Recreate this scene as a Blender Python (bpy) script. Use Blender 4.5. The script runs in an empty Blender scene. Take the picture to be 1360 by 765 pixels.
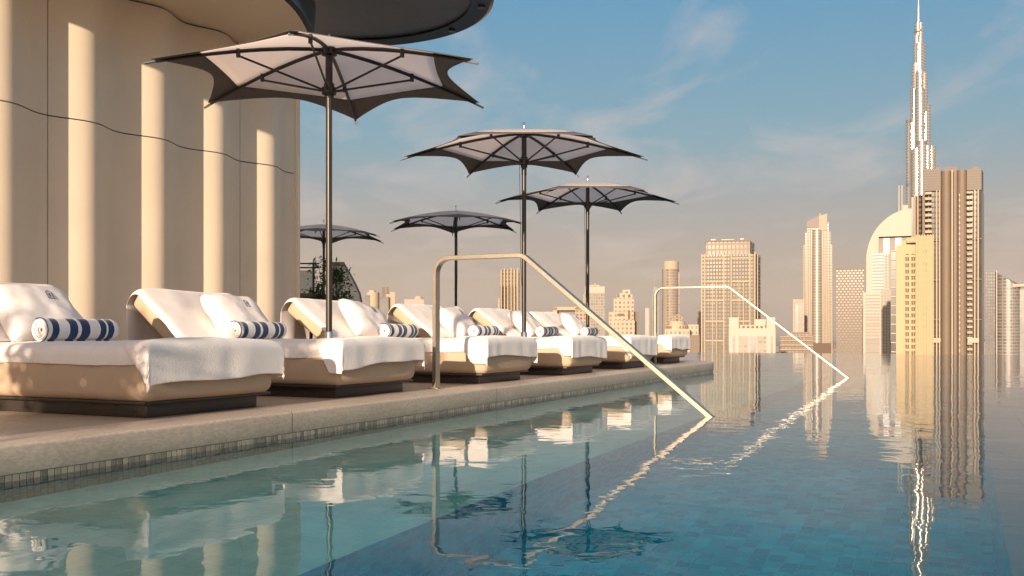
import bpy, bmesh, math, random
from mathutils import Vector, Matrix, noise
random.seed(7)
R = math.radians
SC = bpy.context.scene
COL = SC.collection

# ------------------------------------------------------------------ camera
F = 1300.0            # focal length in photo pixels (photo 1360 wide)
HOR = 442.0           # horizon row
EYE = 0.533           # eye above the water
DECK = 0.133          # deck above the water
cam = bpy.data.cameras.new('camera'); cam_o = bpy.data.objects.new('camera', cam); COL.objects.link(cam_o)
cam.sensor_fit = 'HORIZONTAL'; cam.sensor_width = 36; cam.lens = 36 * F / 1360
cam.shift_y = (HOR - 382.5) / 1360
cam.clip_start = 0.05; cam.clip_end = 100000
cam_o.location = (0, 0, EYE); cam_o.rotation_euler = (R(90), 0, 0)
SC.camera = cam_o

# ------------------------------------------------------------------ sun and sky
SUN_EL = 10.5
SUN_HEAD = 18.9       # travel direction of the light, degrees to the right of the view axis
sun = bpy.data.lights.new('sun', 'SUN'); sun_o = bpy.data.objects.new('sun', sun); COL.objects.link(sun_o)
sun.energy = 4.7; sun.angle = R(0.6); sun.color = (1.0, 0.79, 0.575)
td = Vector((math.sin(R(SUN_HEAD)) * math.cos(R(SUN_EL)), math.cos(R(SUN_HEAD)) * math.cos(R(SUN_EL)), -math.sin(R(SUN_EL))))
sun_o.rotation_euler = td.to_track_quat('-Z', 'Y').to_euler()
sun_o.location = (-3, -10, 12)

world = bpy.data.worlds.new('World'); SC.world = world; world.use_nodes = True
wn = world.node_tree; wn.nodes.clear()
def W(t, **k):
    n = wn.nodes.new(t)
    for a, b in k.items(): setattr(n, a, b)
    return n
def wl(a, b): wn.links.new(a, b)
sky = W('ShaderNodeTexSky', sky_type='NISHITA', sun_disc=False)
sky.sun_elevation = R(SUN_EL); sky.sun_rotation = R(SUN_HEAD + 180)
sky.air_density = 1.0; sky.dust_density = 1.5; sky.ozone_density = 2.0; sky.altitude = 100
tc = W('ShaderNodeTexCoord'); sp = W('ShaderNodeSeparateXYZ'); wl(tc.outputs['Generated'], sp.inputs[0])
ramp = W('ShaderNodeValToRGB'); wl(sp.outputs['Z'], ramp.inputs[0])
els = ramp.color_ramp.elements
els[0].position = 0.0; els[0].color = (0.48, 0.27, 0.145, 1)
els[1].position = 1.0; els[1].color = (0.18, 0.24, 0.32, 1)
for p, c in ((0.045, (0.46, 0.31, 0.22, 1)), (0.11, (0.31, 0.325, 0.345, 1)), (0.19, (0.08, 0.36, 0.51, 1)), (0.32, (0.0, 0.31, 0.58, 1)), (0.55, (0.12, 0.27, 0.40, 1))):
    e = els.new(p); e.color = c
# thin cirrus on a high plane
dv = W('ShaderNodeVectorMath', operation='DIVIDE'); wl(tc.outputs['Generated'], dv.inputs[0])
zc = W('ShaderNodeMath', operation='MAXIMUM'); zc.inputs[1].default_value = 0.05; wl(sp.outputs['Z'], zc.inputs[0])
zz = W('ShaderNodeMath', operation='ADD'); zz.inputs[1].default_value = 0.08; wl(zc.outputs[0], zz.inputs[0])
cb = W('ShaderNodeCombineXYZ')
for i in range(3): wl(zz.outputs[0], cb.inputs[i])
wl(cb.outputs[0], dv.inputs[1])
mp = W('ShaderNodeMapping'); mp.inputs['Rotation'].default_value = (0, 0, R(-28)); mp.inputs['Scale'].default_value = (1.5, 0.9, 1); wl(dv.outputs[0], mp.inputs[0])
cn = W('ShaderNodeTexNoise'); cn.inputs['Scale'].default_value = 1.15; cn.inputs['Detail'].default_value = 8; cn.inputs['Roughness'].default_value = 0.6; cn.inputs['Distortion'].default_value = 0.5
wl(mp.outputs[0], cn.inputs[0])
cr = W('ShaderNodeMapRange'); cr.inputs[1].default_value = 0.485; cr.inputs[2].default_value = 0.78; cr.inputs[4].default_value = 0.75; wl(cn.outputs[0], cr.inputs[0])
mixc = W('ShaderNodeMix', data_type='RGBA'); wl(cr.outputs[0], mixc.inputs[0]); wl(ramp.outputs[0], mixc.inputs[6]); mixc.inputs[7].default_value = (0.78, 0.64, 0.60, 1)
bg1 = W('ShaderNodeBackground'); bg1.inputs[1].default_value = 0.014; wl(sky.outputs[0], bg1.inputs[0])
bg2 = W('ShaderNodeBackground'); bg2.inputs[1].default_value = 0.50; wl(mixc.outputs[2], bg2.inputs[0])
ad = W('ShaderNodeAddShader'); wl(bg1.outputs[0], ad.inputs[0]); wl(bg2.outputs[0], ad.inputs[1])
# warm aureole of the low sun, behind the camera
dp = W('ShaderNodeVectorMath', operation='DOT_PRODUCT'); wl(tc.outputs['Generated'], dp.inputs[0]); dp.inputs[1].default_value = tuple(-td)
dm = W('ShaderNodeMath', operation='MAXIMUM'); dm.inputs[1].default_value = 0.0; wl(dp.outputs['Value'], dm.inputs[0])
pw_ = W('ShaderNodeMath', operation='POWER'); pw_.inputs[1].default_value = 2.2; wl(dm.outputs[0], pw_.inputs[0])
bg3 = W('ShaderNodeBackground'); bg3.inputs[0].default_value = (1.0, .69, .50, 1); wl(pw_.outputs[0], bg3.inputs[1])
gk = W('ShaderNodeMath', operation='MULTIPLY'); gk.inputs[1].default_value = 0.85; wl(pw_.outputs[0], gk.inputs[0]); wl(gk.outputs[0], bg3.inputs[1])
ad2 = W('ShaderNodeAddShader'); wl(ad.outputs[0], ad2.inputs[0]); wl(bg3.outputs[0], ad2.inputs[1])
wo = W('ShaderNodeOutputWorld'); wl(ad2.outputs[0], wo.inputs[0])

vs = SC.view_settings
vs.view_transform = 'Standard'; vs.look = 'None'; vs.exposure = 0.66; vs.gamma = 1.0; vs.use_curve_mapping = False
cy = SC.cycles
cy.max_bounces = 8; cy.diffuse_bounces = 3; cy.glossy_bounces = 4; cy.transmission_bounces = 6; cy.transparent_max_bounces = 8; cy.volume_bounces = 0
cy.use_denoising = True; cy.caustics_refractive = True; cy.caustics_reflective = False

# ------------------------------------------------------------------ helpers
UX, UY = math.sin(R(24.78)), math.cos(R(24.78))     # the pool's long axis
ROT = R(90 - 24.78)                                  # local x = along the pool, local y = inland
def P(a, b, z=0.0): return Vector((a * UX - b * UY, a * UY + b * UX, z))

def tag(o, label=None, cat=None, group=None, kind=None):
    if label: o['label'] = label
    if cat: o['category'] = cat
    if group: o['group'] = group
    if kind: o['kind'] = kind
    return o
def empty(name, loc, rz=0.0):
    o = bpy.data.objects.new(name, None); COL.objects.link(o); o.location = loc; o.rotation_euler = (0, 0, rz); o.empty_display_size = 0.2
    return o
def link_mesh(name, bm, m, parent=None, smooth=False, loc=None, rz=None, fix=True):
    me = bpy.data.meshes.new(name)
    if fix: bmesh.ops.recalc_face_normals(bm, faces=bm.faces[:])
    bm.to_mesh(me); bm.free()
    if isinstance(m, (list, tuple)):
        for x in m: me.materials.append(x)
    else: me.materials.append(m)
    if smooth:
        for p in me.polygons: p.use_smooth = True
    me.set_sharp_from_angle(angle=R(38))
    o = bpy.data.objects.new(name, me); COL.objects.link(o)
    if parent: o.parent = parent
    if loc is not None: o.location = loc
    if rz is not None: o.rotation_euler = (0, 0, rz)
    return o
def box(bm, x0, x1, y0, y1, z0, z1, bevel=0.0, seg=2, mi=0):
    r = bmesh.ops.create_cube(bm, size=1.0)
    vs_ = r['verts']
    for v in vs_:
        v.co = Vector((x0 + (v.co.x + .5) * (x1 - x0), y0 + (v.co.y + .5) * (y1 - y0), z0 + (v.co.z + .5) * (z1 - z0)))
    if bevel > 0:
        es = list({e for v in vs_ for e in v.link_edges})
        r2 = bmesh.ops.bevel(bm, geom=es, offset=bevel, segments=seg, profile=0.6, affect='EDGES')
    if mi:
        for f in bm.faces:
            if all(v.is_valid for v in f.verts) and f.material_index == 0 and f.calc_center_median().x >= x0: f.material_index = mi
def tube(bm, pts, rad, seg=10, caps=True):
    """round tube through pts; rad a number or one per point"""
    pts = [Vector(p) for p in pts]
    rads = rad if isinstance(rad, (list, tuple)) else [rad] * len(pts)
    rings = []; prev = None
    for i, p in enumerate(pts):
        d = (pts[min(i + 1, len(pts) - 1)] - pts[max(i - 1, 0)]).normalized()
        up = Vector((0, 0, 1)) if abs(d.z) < 0.95 else Vector((1, 0, 0))
        if prev is not None:
            x = (prev - d * prev.dot(d)).normalized()
        else: x = d.cross(up).normalized()
        prev = x; y = d.cross(x)
        rings.append([bm.verts.new(p + (x * math.cos(t) + y * math.sin(t)) * rads[i]) for t in [2 * math.pi * k / seg for k in range(seg)]])
    for r0, r1 in zip(rings, rings[1:]):
        for k in range(seg): bm.faces.new((r0[k], r0[(k + 1) % seg], r1[(k + 1) % seg], r1[k]))
    if caps:
        bm.faces.new(rings[0][::-1]); bm.faces.new(rings[-1])
def bar(bm, pts, w, t, side):
    """rectangular bar: width w along side, thickness t across"""
    pts = [Vector(p) for p in pts]; side = Vector(side).normalized(); rings = []
    for i, p in enumerate(pts):
        d0 = (p - pts[i - 1]).normalized() if i else (pts[1] - p).normalized()
        d1 = (pts[i + 1] - p).normalized() if i < len(pts) - 1 else d0
        d = (d0 + d1).normalized(); n = d.cross(side).normalized()
        k = 1 / max(0.5, d.dot(d0))
        rings.append([bm.verts.new(p + side * (sx * w / 2) + n * (sn * t / 2 * k)) for sx, sn in ((-1, -1), (1, -1), (1, 1), (-1, 1))])
    for r0, r1 in zip(rings, rings[1:]):
        for k in range(4): bm.faces.new((r0[k], r0[(k + 1) % 4], r1[(k + 1) % 4], r1[k]))
    bm.faces.new(rings[0][::-1]); bm.faces.new(rings[-1])
def grid(bm, nu, nv, fn, closed_u=False):
    vv = [[bm.verts.new(fn(i / nu, j / nv)) for j in range(nv + 1)] for i in range(nu + (0 if closed_u else 1))]
    n = len(vv)
    for i in range(nu):
        for j in range(nv):
            bm.faces.new((vv[i][j], vv[(i + 1) % n][j], vv[(i + 1) % n][j + 1], vv[i][j + 1]))
    return vv
def prism(bm, poly, z0, z1, top=None):
    lo = [bm.verts.new((x, y, z0)) for x, y in poly]
    hi = [bm.verts.new((x, y, z1 if top is None else top(x, y))) for x, y in poly]
    n = len(poly)
    for k in range(n): bm.faces.new((lo[k], lo[(k + 1) % n], hi[(k + 1) % n], hi[k]))
    bm.faces.new(lo[::-1]); bm.faces.new(hi)
def NB(): return bmesh.new()

# ------------------------------------------------------------------ materials
MATS = {}
def mat(name, col, rough=0.6, metal=0.0, spec=0.5, noise_amt=0.0, noise_scale=8.0, bump=0.0, bump_scale=60.0, sheen=0.0, col2=None, detail=5, coat=0.0, transl=0.0):
    if name in MATS: return MATS[name]
    m = bpy.data.materials.new(name); m.use_nodes = True; nt = m.node_tree
    b = nt.nodes['Principled BSDF']
    b.inputs['Roughness'].default_value = rough; b.inputs['Metallic'].default_value = metal
    b.inputs['Specular IOR Level'].default_value = spec
    b.inputs['Base Color'].default_value = (*col, 1)
    if sheen: b.inputs['Sheen Weight'].default_value = sheen
    if coat: b.inputs['Coat Weight'].default_value = coat
    t = nt.nodes.new('ShaderNodeTexCoord')
    if noise_amt or col2:
        n = nt.nodes.new('ShaderNodeTexNoise'); n.inputs['Scale'].default_value = noise_scale; n.inputs['Detail'].default_value = detail; n.inputs['Roughness'].default_value = .62
        nt.links.new(t.outputs['Object'], n.inputs[0])
        r = nt.nodes.new('ShaderNodeMapRange'); r.inputs[1].default_value = .3; r.inputs[2].default_value = .7; nt.links.new(n.outputs[0], r.inputs[0])
        mx = nt.nodes.new('ShaderNodeMix'); mx.data_type = 'RGBA'
        nt.links.new(r.outputs[0], mx.inputs[0])
        mx.inputs[6].default_value = (*[c * (1 - noise_amt) for c in col], 1)
        mx.inputs[7].default_value = (*(col2 if col2 else [min(1, c * (1 + noise_amt)) for c in col]), 1)
        nt.links.new(mx.outputs[2], b.inputs['Base Color'])
    if bump:
        n2 = nt.nodes.new('ShaderNodeTexNoise'); n2.inputs['Scale'].default_value = bump_scale; n2.inputs['Detail'].default_value = 4
        nt.links.new(t.outputs['Object'], n2.inputs[0])
        bp = nt.nodes.new('ShaderNodeBump'); bp.inputs['Strength'].default_value = 1.0; bp.inputs['Distance'].default_value = bump
        nt.links.new(n2.outputs[0], bp.inputs['Height']); nt.links.new(bp.outputs[0], b.inputs['Normal'])
    if transl:
        tr = nt.nodes.new('ShaderNodeBsdfTranslucent'); tr.inputs[0].default_value = (*col, 1)
        ms = nt.nodes.new('ShaderNodeMixShader'); ms.inputs[0].default_value = transl
        nt.links.new(b.outputs[0], ms.inputs[1]); nt.links.new(tr.outputs[0], ms.inputs[2]); nt.links.new(ms.outputs[0], nt.nodes['Material Output'].inputs[0])
    MATS[name] = m; return m

def mth(nt, op, a, b=None, c=None):
    n = nt.nodes.new('ShaderNodeMath'); n.operation = op
    for i, v in enumerate((a, b, c)):
        if v is None: continue
        if isinstance(v, (int, float)): n.inputs[i].default_value = v
        else: nt.links.new(v, n.inputs[i])
    return n.outputs[0]
CITY = .62
def facade(name, wall, glass, fx, fz, ww=0.6, wh=0.6, shift=0.0, g_rough=0.25, w_rough=0.7, gmetal=0.0, wmetal=0.0, vary=0.35, off=0.0):
    """a wall of recessed windows, fx by fz metres apart, in object space"""
    m = bpy.data.materials.new(name); m.use_nodes = True; nt = m.node_tree; b = nt.nodes['Principled BSDF']
    wall = [c * CITY for c in wall]; glass = [c * CITY for c in glass]
    t = nt.nodes.new('ShaderNodeTexCoord'); s = nt.nodes.new('ShaderNodeSeparateXYZ'); nt.links.new(t.outputs['Object'], s.inputs[0])
    u = mth(nt, 'ADD', s.outputs[0], s.outputs[1]); zf = mth(nt, 'DIVIDE', s.outputs[2], fz)
    row = mth(nt, 'FLOOR', zf)
    uf = mth(nt, 'DIVIDE', mth(nt, 'ADD', u, 1000.0), fx)
    if off: uf = mth(nt, 'ADD', uf, mth(nt, 'MULTIPLY', mth(nt, 'MODULO', row, 2.0), off))
    cu = mth(nt, 'FRACT', uf); cz = mth(nt, 'FRACT', zf)
    a = mth(nt, 'LESS_THAN', mth(nt, 'ABSOLUTE', mth(nt, 'SUBTRACT', cu, .5)), ww / 2)
    c = mth(nt, 'LESS_THAN', mth(nt, 'ABSOLUTE', mth(nt, 'SUBTRACT', cz, .5)), wh / 2)
    ge = nt.nodes.new('ShaderNodeNewGeometry'); sn = nt.nodes.new('ShaderNodeSeparateXYZ'); nt.links.new(ge.outputs['Normal'], sn.inputs[0])
    side = mth(nt, 'LESS_THAN', mth(nt, 'ABSOLUTE', sn.outputs[2]), .5)
    msk = mth(nt, 'MULTIPLY', mth(nt, 'MULTIPLY', a, c), side)
    wnz = nt.nodes.new('ShaderNodeTexWhiteNoise'); wnz.noise_dimensions = '2D'
    cc = nt.nodes.new('ShaderNodeCombineXYZ'); nt.links.new(mth(nt, 'FLOOR', uf), cc.inputs[0]); nt.links.new(row, cc.inputs[1]); nt.links.new(cc.outputs[0], wnz.inputs[0])
    gm = nt.nodes.new('ShaderNodeMix'); gm.data_type = 'RGBA'; nt.links.new(wnz.outputs[0], gm.inputs[0])
    gm.inputs[6].default_value = (*[g * (1 - vary) for g in glass], 1); gm.inputs[7].default_value = (*[min(1, g * (1 + vary)) for g in glass], 1)
    nz = nt.nodes.new('ShaderNodeTexNoise'); nz.inputs['Scale'].default_value = .06; nz.inputs['Detail'].default_value = 5; nt.links.new(t.outputs['Object'], nz.inputs[0])
    wm = nt.nodes.new('ShaderNodeMix'); wm.data_type = 'RGBA'; nt.links.new(nz.outputs[0], wm.inputs[0])
    wm.inputs[6].default_value = (*[w * .86 for w in wall], 1); wm.inputs[7].default_value = (*[min(1, w * 1.12) for w in wall], 1)
    mx = nt.nodes.new('ShaderNodeMix'); mx.data_type = 'RGBA'; nt.links.new(msk, mx.inputs[0]); nt.links.new(wm.outputs[2], mx.inputs[6]); nt.links.new(gm.outputs[2], mx.inputs[7])
    nt.links.new(mx.outputs[2], b.inputs['Base Color'])
    for inp, lo, hi in (('Roughness', w_rough, g_rough), ('Metallic', wmetal, gmetal)):
        r = nt.nodes.new('ShaderNodeMapRange'); r.inputs[3].default_value = lo; r.inputs[4].default_value = hi; nt.links.new(msk, r.inputs[0]); nt.links.new(r.outputs[0], b.inputs[inp])
    MATS[name] = m; return m

def tilemat(name, c1, c2, mortar, size, msize, rough=0.25, bump=0.002, row=None, var=0.0):
    m = bpy.data.materials.new(name); m.use_nodes = True; nt = m.node_tree; b = nt.nodes['Principled BSDF']
    t = nt.nodes.new('ShaderNodeTexCoord')
    br = nt.nodes.new('ShaderNodeTexBrick'); br.offset = 0.0; br.squash = 1.0
    br.inputs['Scale'].default_value = 1.0; br.inputs['Brick Width'].default_value = size; br.inputs['Row Height'].default_value = row or size
    br.inputs['Mortar Size'].default_value = msize; br.inputs['Mortar Smooth'].default_value = .2
    br.inputs['Color1'].default_value = (*c1, 1); br.inputs['Color2'].default_value = (*c2, 1); br.inputs['Mortar'].default_value = (*mortar, 1)
    nt.links.new(t.outputs['UV'], br.inputs[0])
    nz = nt.nodes.new('ShaderNodeTexNoise'); nz.inputs['Scale'].default_value = 1.3; nz.inputs['Detail'].default_value = 6; nt.links.new(t.outputs['UV'], nz.inputs[0])
    mr = nt.nodes.new('ShaderNodeMapRange'); mr.inputs[1].default_value = .3; mr.inputs[2].default_value = .7; mr.inputs[3].default_value = .8; mr.inputs[4].default_value = 1.15; nt.links.new(nz.outputs[0], mr.inputs[0])
    mm = nt.nodes.new('ShaderNodeMix'); mm.data_type = 'RGBA'; mm.blend_type = 'MULTIPLY'; mm.inputs[0].default_value = 1; nt.links.new(br.outputs[0], mm.inputs[6])
    nt.links.new(mr.outputs[0], mm.inputs[7]); nt.links.new(mm.outputs[2], b.inputs['Base Color'])
    b.inputs['Roughness'].default_value = rough
    bp = nt.nodes.new('ShaderNodeBump'); bp.inputs['Distance'].default_value = bump; bp.invert = True
    nt.links.new(br.outputs['Fac'], bp.inputs['Height']); nt.links.new(bp.outputs[0], b.inputs['Normal'])
    MATS[name] = m; return m
def box_uv(o):
    """UVs in metres by the dominant axis, in object space"""
    me = o.data; uv = me.uv_layers.new(name='uv')
    for p in me.polygons:
        n = p.normal
        for li in p.loop_indices:
            c = me.vertices[me.loops[li].vertex_index].co
            if abs(n.z) > .6: q = (c.x, c.y)
            elif abs(n.x) > abs(n.y): q = (c.y, c.z)
            else: q = (c.x, c.z)
            uv.data[li].uv = q
    return o

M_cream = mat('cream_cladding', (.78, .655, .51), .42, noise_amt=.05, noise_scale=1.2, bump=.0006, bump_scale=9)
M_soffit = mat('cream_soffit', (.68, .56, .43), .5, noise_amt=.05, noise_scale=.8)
M_dark = mat('dark_gap', (.03, .022, .018), .8)
M_black = mat('black_gloss_fascia', (.012, .011, .012), .22, spec=.35)
M_under = mat('canopy_underside', (.10, .10, .115), .32, noise_amt=.2, noise_scale=1.5)
M_uphol = mat('beige_upholstery', (.50, .375, .265), .62, noise_amt=.05, noise_scale=6, bump=.0006, bump_scale=260)
M_towel = mat('white_terry', (.84, .78, .75), .95, spec=.15, sheen=.3, noise_amt=.03, noise_scale=10, bump=.0026, bump_scale=150)
M_cotton = mat('white_cotton', (.87, .80, .765), .85, spec=.2, noise_amt=.02, noise_scale=6, bump=.0015, bump_scale=7)
M_navy = mat('navy_terry', (.018, .045, .11), .95, spec=.1, sheen=.1, bump=.0022, bump_scale=170)
M_plinth = mat('dark_bronze_plinth', (.035, .026, .022), .45, noise_amt=.15, noise_scale=5)
M_ink = mat('navy_embroidery', (.02, .025, .045), .8)
M_steel = mat('brushed_champagne_steel', (.47, .41, .335), .36, metal=1, noise_amt=.08, noise_scale=14, bump=.0002, bump_scale=90)
M_pole = mat('black_bronze_pole', (.035, .028, .023), .34, metal=.3)
M_chrome = mat('chrome', (.75, .73, .70), .15, metal=1)
M_rib = mat('black_aluminium', (.012, .011, .011), .4)
M_canopy = mat('light_canopy_fabric', (.97, .91, .89), .85, spec=.2, noise_amt=.03, noise_scale=5, bump=.0004, bump_scale=300, transl=.74)
M_band = mat('taupe_canopy_fabric', (.145, .128, .125), .85, spec=.2, noise_amt=.05, noise_scale=5, bump=.0004, bump_scale=300, transl=.10)
M_glassrail = None

def stone_mat(name, c1, c2, rough, bump=.00035):
    m = mat(name, c1, rough, col2=c2, noise_scale=2.2, bump=bump, bump_scale=35, detail=9)
    nt = m.node_tree; b = nt.nodes['Principled BSDF']
    t = nt.nodes.new('ShaderNodeTexCoord')
    # warm veins and small pits
    n = nt.nodes.new('ShaderNodeTexNoise'); n.inputs['Scale'].default_value = 42; n.inputs['Detail'].default_value = 12; n.inputs['Distortion'].default_value = .4
    mp_ = nt.nodes.new('ShaderNodeMapping'); mp_.inputs['Scale'].default_value = (1, 2.6, 2.6); nt.links.new(t.outputs['Object'], mp_.inputs[0]); nt.links.new(mp_.outputs[0], n.inputs[0])
    r = nt.nodes.new('ShaderNodeMapRange'); r.inputs[1].default_value = .38; r.inputs[2].default_value = .62; r.inputs[3].default_value = .86; r.inputs[4].default_value = 1.07; nt.links.new(n.outputs[0], r.inputs[0])
    src = b.inputs['Base Color'].links[0].from_socket
    mm = nt.nodes.new('ShaderNodeMix'); mm.data_type = 'RGBA'; mm.blend_type = 'MULTIPLY'; mm.inputs[0].default_value = 1
    nt.links.new(src, mm.inputs[6]); nt.links.new(r.outputs[0], mm.inputs[7]); nt.links.new(mm.outputs[2], b.inputs['Base Color'])
    return m
M_deck = stone_mat('deck_stone', (.42, .315, .225), (.52, .40, .295), .55)
M_coping = stone_mat('coping_stone', (.57, .45, .35), (.66, .53, .42), .45)

# ------------------------------------------------------------------ pool: basin, water, deck, coping
EDGE = 3.10; A0 = -14.0; A_END = 13.95; FAR_A = 26.4; WEIR_B = -5.2; LAND_A = 14.0; LAND_B = 18.0
RC = 0.75
def edge_path(inset=0.0, a_start=A0, b_end=LAND_B):
    """outline of the deck's pool side, in (a, b): along the pool, round the end, inland; inset moves it inland"""
    pts = []; e = EDGE + inset; ae = A_END - inset; r = RC - inset * .0
    n = 60
    for i in range(n + 1): pts.append((a_start + (ae - r - a_start) * i / n, e))
    for k in range(1, 15):
        t = math.pi / 2 * k / 14
        pts.append((ae - r + r * math.sin(t), e + r - r * math.cos(t)))
    for i in range(1, 25): pts.append((ae, e + r + (b_end - e - r) * i / 24))
    return pts
# coping: swept profile (outward offset, z)
prof = [(-.30, .0), (-.30, DECK), (-.016, DECK)] + [(-.016 + .016 * math.sin(t), DECK - .014 + .014 * math.cos(t)) for t in [math.pi / 2 * k / 6 for k in range(1, 7)]] + [(.0, .028), (-.002, .025), (-.05, .025)]
def sweep(bm, path_fn, prof):
    rows = []
    for off, z in prof:
        path = path_fn(-off)
        rows.append([bm.verts.new((p[0], p[1], z)) for p in path])
    for r0, r1 in zip(rows, rows[1:]):
        for k in range(len(r0) - 1): bm.faces.new((r0[k], r0[k + 1], r1[k + 1], r1[k]))
bm = NB(); sweep(bm, edge_path, prof)
cop = link_mesh('pool_coping', bm, M_coping, loc=(0, 0, 0), rz=ROT, smooth=False); tag(cop, kind='structure')
for p in cop.data.polygons: p.use_smooth = True
# thin expansion joints in the coping
nt = M_coping.node_tree; b = nt.nodes['Principled BSDF']; t_ = nt.nodes.new('ShaderNodeTexCoord'); s_ = nt.nodes.new('ShaderNodeSeparateXYZ'); nt.links.new(t_.outputs['Object'], s_.inputs[0])
jm = mth(nt, 'LESS_THAN', mth(nt, 'ABSOLUTE', mth(nt, 'SUBTRACT', mth(nt, 'FRACT', mth(nt, 'DIVIDE', mth(nt, 'ADD', s_.outputs[0], 100.35), 2.4)), .5)), .0016)
src = b.inputs['Base Color'].links[0].from_socket; mm = nt.nodes.new('ShaderNodeMix'); mm.data_type = 'RGBA'; nt.links.new(jm, mm.inputs[0]); nt.links.new(src, mm.inputs[6]); mm.inputs[7].default_value = (.2, .16, .12, 1); nt.links.new(mm.outputs[2], b.inputs['Base Color'])
# deck slab
bm = NB()
path = edge_path(.298); poly = path + [(A0, LAND_B)]
f = bm.faces.new([bm.verts.new((x, y, DECK - .002)) for x, y in poly])
bmesh.ops.triangulate(bm, faces=[f])
deck = link_mesh('deck', bm, M_deck, rz=ROT); tag(deck, kind='structure')
# second terrace behind, beyond the side pool
bm = NB(); box(bm, A_END - .02, 21.5, 6.9, LAND_B, -.5, DECK - .004, .02)
tag(link_mesh('terrace', bm, M_deck, rz=ROT), kind='structure')

# basin in mosaic tile: shallow shelf, step, deep floor, right ledge, walls
M_mosaic = tilemat('teal_mosaic', (.10, .80, .86), (.02, .42, .54), (.18, .70, .76), .060, .003)
M_mosaic_sh = tilemat('pale_mosaic', (.72, .76, .69), (.58, .64, .59), (.76, .77, .70), .075, .004)
M_line = tilemat('waterline_mosaic', (.44, .38, .30), (.17, .15, .12), (.12, .10, .08), .030, .0025, row=.034)
M_ledge = tilemat('grey_ledge_tile', (.13, .16, .18), (.15, .175, .195), (.055, .065, .075), .62, .006, row=.31)
SH_Z, DEEP_Z, SH_B, LEDGE_B = -.42, -1.25, 1.60, -.10
bm = NB()
def quad(bm, pts): return bm.faces.new([bm.verts.new(p) for p in pts])
# shelf
quad(bm, [(A0, SH_B, SH_Z), (A_END, SH_B, SH_Z), (A_END, EDGE + .05, SH_Z), (A0, EDGE + .05, SH_Z)])
o = box_uv(link_mesh('pool_shelf', bm, M_mosaic_sh, rz=ROT)); tag(o, kind='structure')
bm = NB()
# riser of the shelf, deep floor, walls
quad(bm, [(A0, SH_B, SH_Z), (A0, SH_B, DEEP_Z), (A_END, SH_B, DEEP_Z), (A_END, SH_B, SH_Z)])
quad(bm, [(A_END, SH_B, SH_Z), (A_END, SH_B, DEEP_Z), (A_END, EDGE + .3, DEEP_Z), (A_END, EDGE + .3, SH_Z)])
quad(bm, [(A0, LEDGE_B, DEEP_Z), (FAR_A, LEDGE_B, DEEP_Z), (FAR_A, LAND_B, DEEP_Z), (A0, LAND_B, DEEP_Z)])
quad(bm, [(A0, LEDGE_B, -.07), (A0, LEDGE_B, DEEP_Z), (FAR_A, LEDGE_B, DEEP_Z), (FAR_A, LEDGE_B, -.07)])
quad(bm, [(FAR_A, WEIR_B, -.01), (FAR_A, WEIR_B, DEEP_Z), (FAR_A, LAND_B, DEEP_Z), (FAR_A, LAND_B, -.01)])
quad(bm, [(A0, WEIR_B, .05), (A0, WEIR_B, DEEP_Z), (A0, LAND_B, DEEP_Z), (A0, LAND_B, .05)])
o = box_uv(link_mesh('pool_basin', bm, M_mosaic, rz=ROT)); tag(o, kind='structure')
bm = NB()
quad(bm, [(A0, WEIR_B, -.07), (FAR_A, WEIR_B, -.07), (FAR_A, LEDGE_B, -.07), (A0, LEDGE_B, -.07)])
o = box_uv(link_mesh('pool_ledge', bm, M_ledge, rz=ROT)); tag(o, kind='structure')
# waterline tile under the coping
bm = NB(); rows = []
for z in (.026, -.02, SH_Z): rows.append([bm.verts.new((x, y, z)) for x, y in edge_path(.003)])
s = 0; uvx = [0]
for p, q in zip(edge_path(.003), edge_path(.003)[1:]): s += math.dist(p, q); uvx.append(s)
for r0, r1 in zip(rows, rows[1:]):
    for k in range(len(r0) - 1): bm.faces.new((r0[k], r0[k + 1], r1[k + 1], r1[k]))
bm.verts.index_update(); nper = len(uvx)
o = link_mesh('waterline_tile', bm, M_line, rz=ROT); tag(o, kind='structure')
uvl = o.data.uv_layers.new(name='uv')
for lp in o.data.loops: uvl.data[lp.index].uv = (uvx[lp.vertex_index % nper], o.data.vertices[lp.vertex_index].co.z + .0085)
# tower top that carries the pool: outer walls down from the weirs
M_tower = mat('tower_cladding', (.42, .36, .29), .6, noise_amt=.1)
bm = NB(); box(bm, A0 - .3, FAR_A + .25, WEIR_B - .25, 22, -108, -1.3)
box(bm, FAR_A + .012, FAR_A + .25, WEIR_B - .25, 22, -1.3, -.035)
box(bm, A0 - .3, FAR_A, WEIR_B - .25, WEIR_B - .012, -1.3, -.035)
o = link_mesh('host_tower', bm, M_tower, rz=ROT)
tag(o, 'pale stone tower carrying the rooftop pool, seen only as its rim', 'building')

# water sheet
bm = NB()
nx = 1
wpoly = [(A0, WEIR_B - .012), (FAR_A + .012, WEIR_B - .012), (FAR_A + .012, LAND_B)] + edge_path(.002)[::-1]
f = bm.faces.new([bm.verts.new((x, y, 0)) for x, y in wpoly]); bmesh.ops.triangulate(bm, faces=[f])
for f in bm.faces:
    f.normal_update()
    if f.normal.z < 0: f.normal_flip()
mw = bpy.data.materials.new('pool_water'); mw.use_nodes = True; nt = mw.node_tree; nt.nodes.remove(nt.nodes['Principled BSDF'])
gl = nt.nodes.new('ShaderNodeBsdfRefraction'); gl.inputs['IOR'].default_value = 1.333; gl.inputs['Roughness'].default_value = 0.0; gl.inputs['Color'].default_value = (.97, 1.0, 1.0, 1)
gr = nt.nodes.new('ShaderNodeBsdfGlossy'); gr.inputs['Roughness'].default_value = 0.0; gr.inputs['Color'].default_value = (.97, .98, 1, 1)
wf_ = nt.nodes.new('ShaderNodeFresnel'); wf_.inputs['IOR'].default_value = 1.21
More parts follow.
